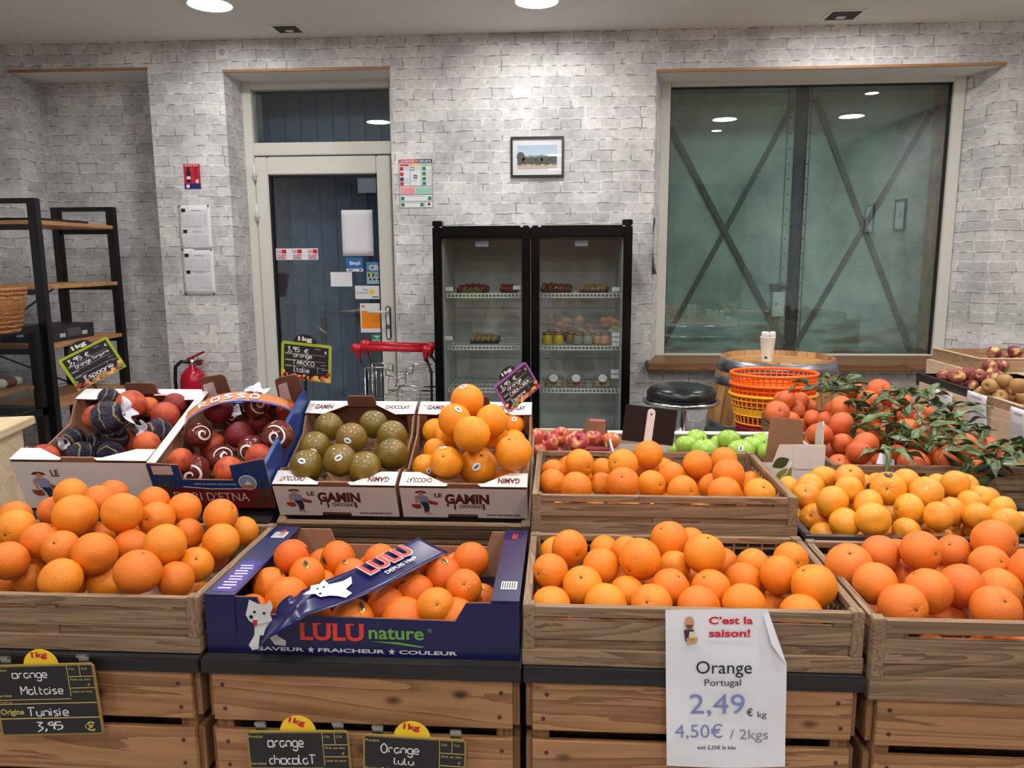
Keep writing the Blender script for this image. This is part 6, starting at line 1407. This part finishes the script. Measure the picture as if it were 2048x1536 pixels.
for key, (kind, m, nm, cat, noun, where) in SPEC.items():
    L, Fl = [[tuple(int(v) / 1000 for v in q.split(',')) for q in s.split(';') if q] for s in FRUIT[key]]
    rr = random.Random(key)
    protos = [fruit_mesh(nm + '_skin', m, kind, s) for s in range(4)]
    if key in WRAPPED:
        wraps = [fruit_mesh('wrapped_fruit', NAVYW if key == 'blood' else REDW, 'wrap', s, 48) for s in range(3)]; dr = fruit_mesh('dark_fruit', O_DRED, 'orange', 9)
    # rows, front to back, then from the left
    idx = sorted(range(len(L)), key=lambda i: -proj(L[i][:3])[1]); k = max(2, round(len(L) / 6.5)) if len(L) > 8 else 2
    per = math.ceil(len(L) / k); pos = {}
    rows = [sorted(idx[a:a + per], key=lambda i: proj(L[i][:3])[0]) for a in range(0, len(idx), per)]
    for a, row in enumerate(rows):
        for b_, i in enumerate(row): pos[i] = (('rear' if a == len(rows) - 1 else ROWS[a]), NTH[b_] if b_ < len(row) - 1 or b_ == 0 else 'rightmost')
    stems = {i: (x, y) for i, x, y in STEMS.get(key, [])}; stick = {i: (x, y) for i, x, y in STICKERS.get(key, [])}
    for i, (x, y, z, r) in enumerate(L + Fl):
        p = Vector((x, y, z)); fill = i >= len(L); w_ = i in WRAPPED.get(key, ()) and not fill
        me = wraps[i % 3] if w_ else dr if (i in DARKRED.get(key, ()) and not fill) else rr.choice(protos)
        name = 'wrapped_orange' if w_ else nm
        o = bpy.data.objects.new(name, me); COL.objects.link(o)
        spin = rr.uniform(0, 6.28)
        if i in stems and not fill: d = viewdir(p, *stems[i])
        elif kind == 'apple': d = Vector((rr.uniform(-.5, .5), rr.uniform(-.2, .8), 1))
        else: d = Vector((rr.uniform(-1, 1), rr.uniform(.3, 1.2), rr.uniform(-.7, .5)))
        if w_ and (key, i) in TAIL: d = viewdir(p, *TAIL[(key, i)])
        o.matrix_world = Matrix.Translation(p) @ axis_rot(d, spin) @ Matrix.Diagonal((r * rr.uniform(.985, 1.02), r * rr.uniform(.985, 1.02), r * rr.uniform(.97, 1.02), 1))
        if fill: tag(o, '%s half buried under the heap in the %s' % (noun, where), cat, 'fruit in the ' + where)
        else:
            row, n_ = pos[i]
            nn = ('navy paper-wrapped orange' if key == 'blood' else 'film-wrapped blood orange') if w_ else noun
            tag(o, '%s, %s in %s row of %s' % (nn, n_, row, where), cat, 'fruit in the ' + where)
        if fill: continue
        if i in stems or (kind == 'apple' and key in ('redapple', 'greenapple') and i % 2 == 0): child(ST_APPLE if kind == 'apple' else ST_ORANGE, 'stalk' if kind == 'apple' else 'stem_scar', o)
        if i in stick:
            q = o.matrix_world.to_3x3().normalized().inverted() @ viewdir(p, *stick[i])
            q = axis_rot(q, rr.uniform(0, 6.28) if key != 'lulu' else rr.uniform(-.6, .6))
            a, b_ = (STK_GOLD, STK_DARK) if key == 'lulu' else (STK_BLACK, STK_MARK) if key == 'clementine' else (STK_WHITE, STK_BLUE)
            c_ = child(a, 'sticker', o, q); child(b_, 'sticker_print', c_)
        if w_:
            if (key, i) in TAIL:
                mb = MB(); s0 = i * 1.7
                mb.grid(lambda u, v: Vector(((.16 + .55 * v ** 1.2) * math.cos(u * 6.283) * (1 + .35 * math.sin(u * 25 + s0)), (.16 + .55 * v ** 1.2) * math.sin(u * 6.283) * (1 + .3 * math.cos(u * 19 + s0)), .92 + .42 * v + .14 * math.sin(u * 31 + s0) * v)), 40, 5, thick=.012)
                child(keep(mb, 'wrapper_tail', TISSUE), 'wrapper_tail', o)
            if key == 'etna':
                q = o.matrix_world.to_3x3().normalized().inverted() @ viewdir(p, rr.uniform(-.35, .35), rr.uniform(-.3, .3)); Q = axis_rot(q, rr.uniform(0, 6.28))
                mb = MB(); vs = []; n = 44
                for a in range(n):
                    t_ = a / (n - 1); an = t_ * 9.5; ra = .06 + .62 * t_
                    for w2 in (-1, 1):
                        R_ = ra + w2 * (.025 + .05 * math.sin(math.pi * t_)); x_, y_ = R_ * math.cos(an), R_ * math.sin(an) * .9
                        vs.append(Vector((x_, y_, math.sqrt(max(.05, 1 - x_ * x_ - y_ * y_)))) * 1.12)
                mb.add(vs, [(2 * a, 2 * a + 1, 2 * a + 3, 2 * a + 2) for a in range(n - 1)], 0, True)
                child(keep(mb, 'swirl_print', PRINTW), 'swirl_print', o, Q)

# ------------------------------------------------------------------ leafy sprigs among the mandarins
def leaf_mat(name, a, b_):
    t = NT(name); oi = t.n('ShaderNodeObjectInfo'); n1 = t.n('ShaderNodeTexNoise', Vector=t.coord((30, 30, 30)), Scale=1.0, Detail=2.0)
    f = t.n('ShaderNodeMath', _operation='MULTIPLY_ADD', i0=oi.outputs['Random'], i1=.6, i2=n1.outputs['Fac'])
    return t.set(Base__Color=t.ramp(f.outputs[0], [(.4, lin(a)), (1.0, lin(b_))]), Roughness=.36)
LEAF = leaf_mat('citrus_leaf', (42, 62, 34), (96, 118, 70)); TWIG = plain('twig_green', (84, 92, 52), .6)
SPRIGS = [(520, 420), (720, 350), (790, 420), (800, 540), (890, 590), (880, 690), (1050, 525), (1120, 440), (1290, 500), (1390, 560), (1160, 760), (1050, 720), (1350, 690), (1250, 810), (1400, 840), (1570, 640), (1500, 580), (1700, 740), (1850, 880), (1940, 820), (1980, 920), (1130, 600), (1570, 860), (950, 640), (1450, 640), (1620, 720), (1770, 960), (700, 420), (1380, 470), (1080, 880), (1480, 760), (860, 470)]
order = sorted(range(len(SPRIGS)), key=lambda i: -SPRIGS[i][1]); lab = {}
for a in range(0, len(order), 8):
    for b_, i in enumerate(sorted(order[a:a + 8], key=lambda i: SPRIGS[i][0])): lab[i] = (ROWS[a // 8] if a + 8 < len(order) else 'rear', NTH[b_] if b_ < 7 else 'rightmost')
MAN = [tuple(int(v) / 1000 for v in q.split(',')) for q in FRUIT['mandarin'][0].split(';')]
def leaf(mb, M, L, W, bend, fold):
    def f(u, v):
        s = v; wd = W * math.sin(math.pi * min(1, s ** .8 * .97 + .015)) * (1 - .25 * s)
        x = (u - .5) * 2 * wd; return M @ Vector((x, s * L, -bend * s * s * L + fold * abs(u - .5) * wd * 2 + .004 * math.sin(s * 9 + u * 3)))
    mb.grid(f, 4, 9, thick=.0005)
def sprig(i, p, label, nl, spread=1.0, down=False):
    rr = random.Random(100 + i)
    M = Matrix.Translation(p) @ Matrix.Rotation(rr.uniform(0, 6.28), 4, 'Z') @ Matrix.Rotation(rr.uniform(-.25, .25), 4, 'X')
    if down: M = Matrix.Translation(p) @ Matrix.Rotation(R(-75), 4, 'X') @ Matrix.Rotation(R(180), 4, 'Z')
    L = rr.uniform(.09, .15)
    pts_ = [Vector((0, -L / 2, 0)), Vector((rr.uniform(-.01, .01), 0, .012)), Vector((rr.uniform(-.012, .012), L / 2, .004))]
    o = MB().tube(pts_, [.0022, .0018, .0012], 6).build('mandarin_sprig', TWIG); o.matrix_world = M
    tag(o, label, 'leafy sprig', 'leafy sprigs on the mandarins')
    mb = MB()
    for k in range(nl):
        t_ = (k + .5) / nl; q = pts_[0].lerp(pts_[1], t_ * 2) if t_ < .5 else pts_[1].lerp(pts_[2], t_ * 2 - 1)
        a = (1 if k % 2 else -1) * rr.uniform(.5, 1.25); T = Matrix.Translation(q) @ Matrix.Rotation(a, 4, 'Z') @ Matrix.Rotation(rr.uniform(-.35, .8), 4, 'X') @ Matrix.Rotation(rr.uniform(-1.0, 1.0), 4, 'Y')
        leaf(mb, T, rr.uniform(.055, .095), rr.uniform(.011, .017), rr.uniform(.1, .9), rr.uniform(.2, .7))
    mb.build('foliage', LEAF, o, fix=False)
for i, (zx_, zy_) in enumerate(SPRIGS):
    u, v = 1480 + zx_ / 3.6056, 660 + zy_ / 3.6056; d = ray(u, v); k = .13 / .82
    # height of the heap: plane through the crowns of the fruit
    t_ = (.872 - k * 2.15 - HC) / (d.z - k * d.y); p = CP + d * t_
    for x, y, z, r in MAN:
        q = Vector((x, y, z)) - CP; s = q.dot(d) / d.dot(d); h2 = (CP + d * s - Vector((x, y, z))).length
        if h2 < r: t_ = min(t_, s - math.sqrt(r * r - h2 * h2) / d.length - .008)
    p = CP + d * t_
    sprig(i, p, 'leafy green sprig, %s in %s row of sprigs on the mandarins' % (lab[i][1], lab[i][0]), 4 + i % 3)
sprig(77, at(1947, 965, 2.118), 'leafy sprig hanging down over the front of the mandarin crate', 5, down=True)
o = MB().prism([(0, 0), (.05, -.004), (.052, .012), (.016, .034)], 0, .001).build('paper_scrap', plain('scrap_paper', (206, 204, 222), .6)); o.matrix_world = axes(at(1752, 928, 2.155), (1, 0, 0), (0, .55, .8)); tag(o, 'small white paper scrap at the front of the mandarin crate', 'paper')
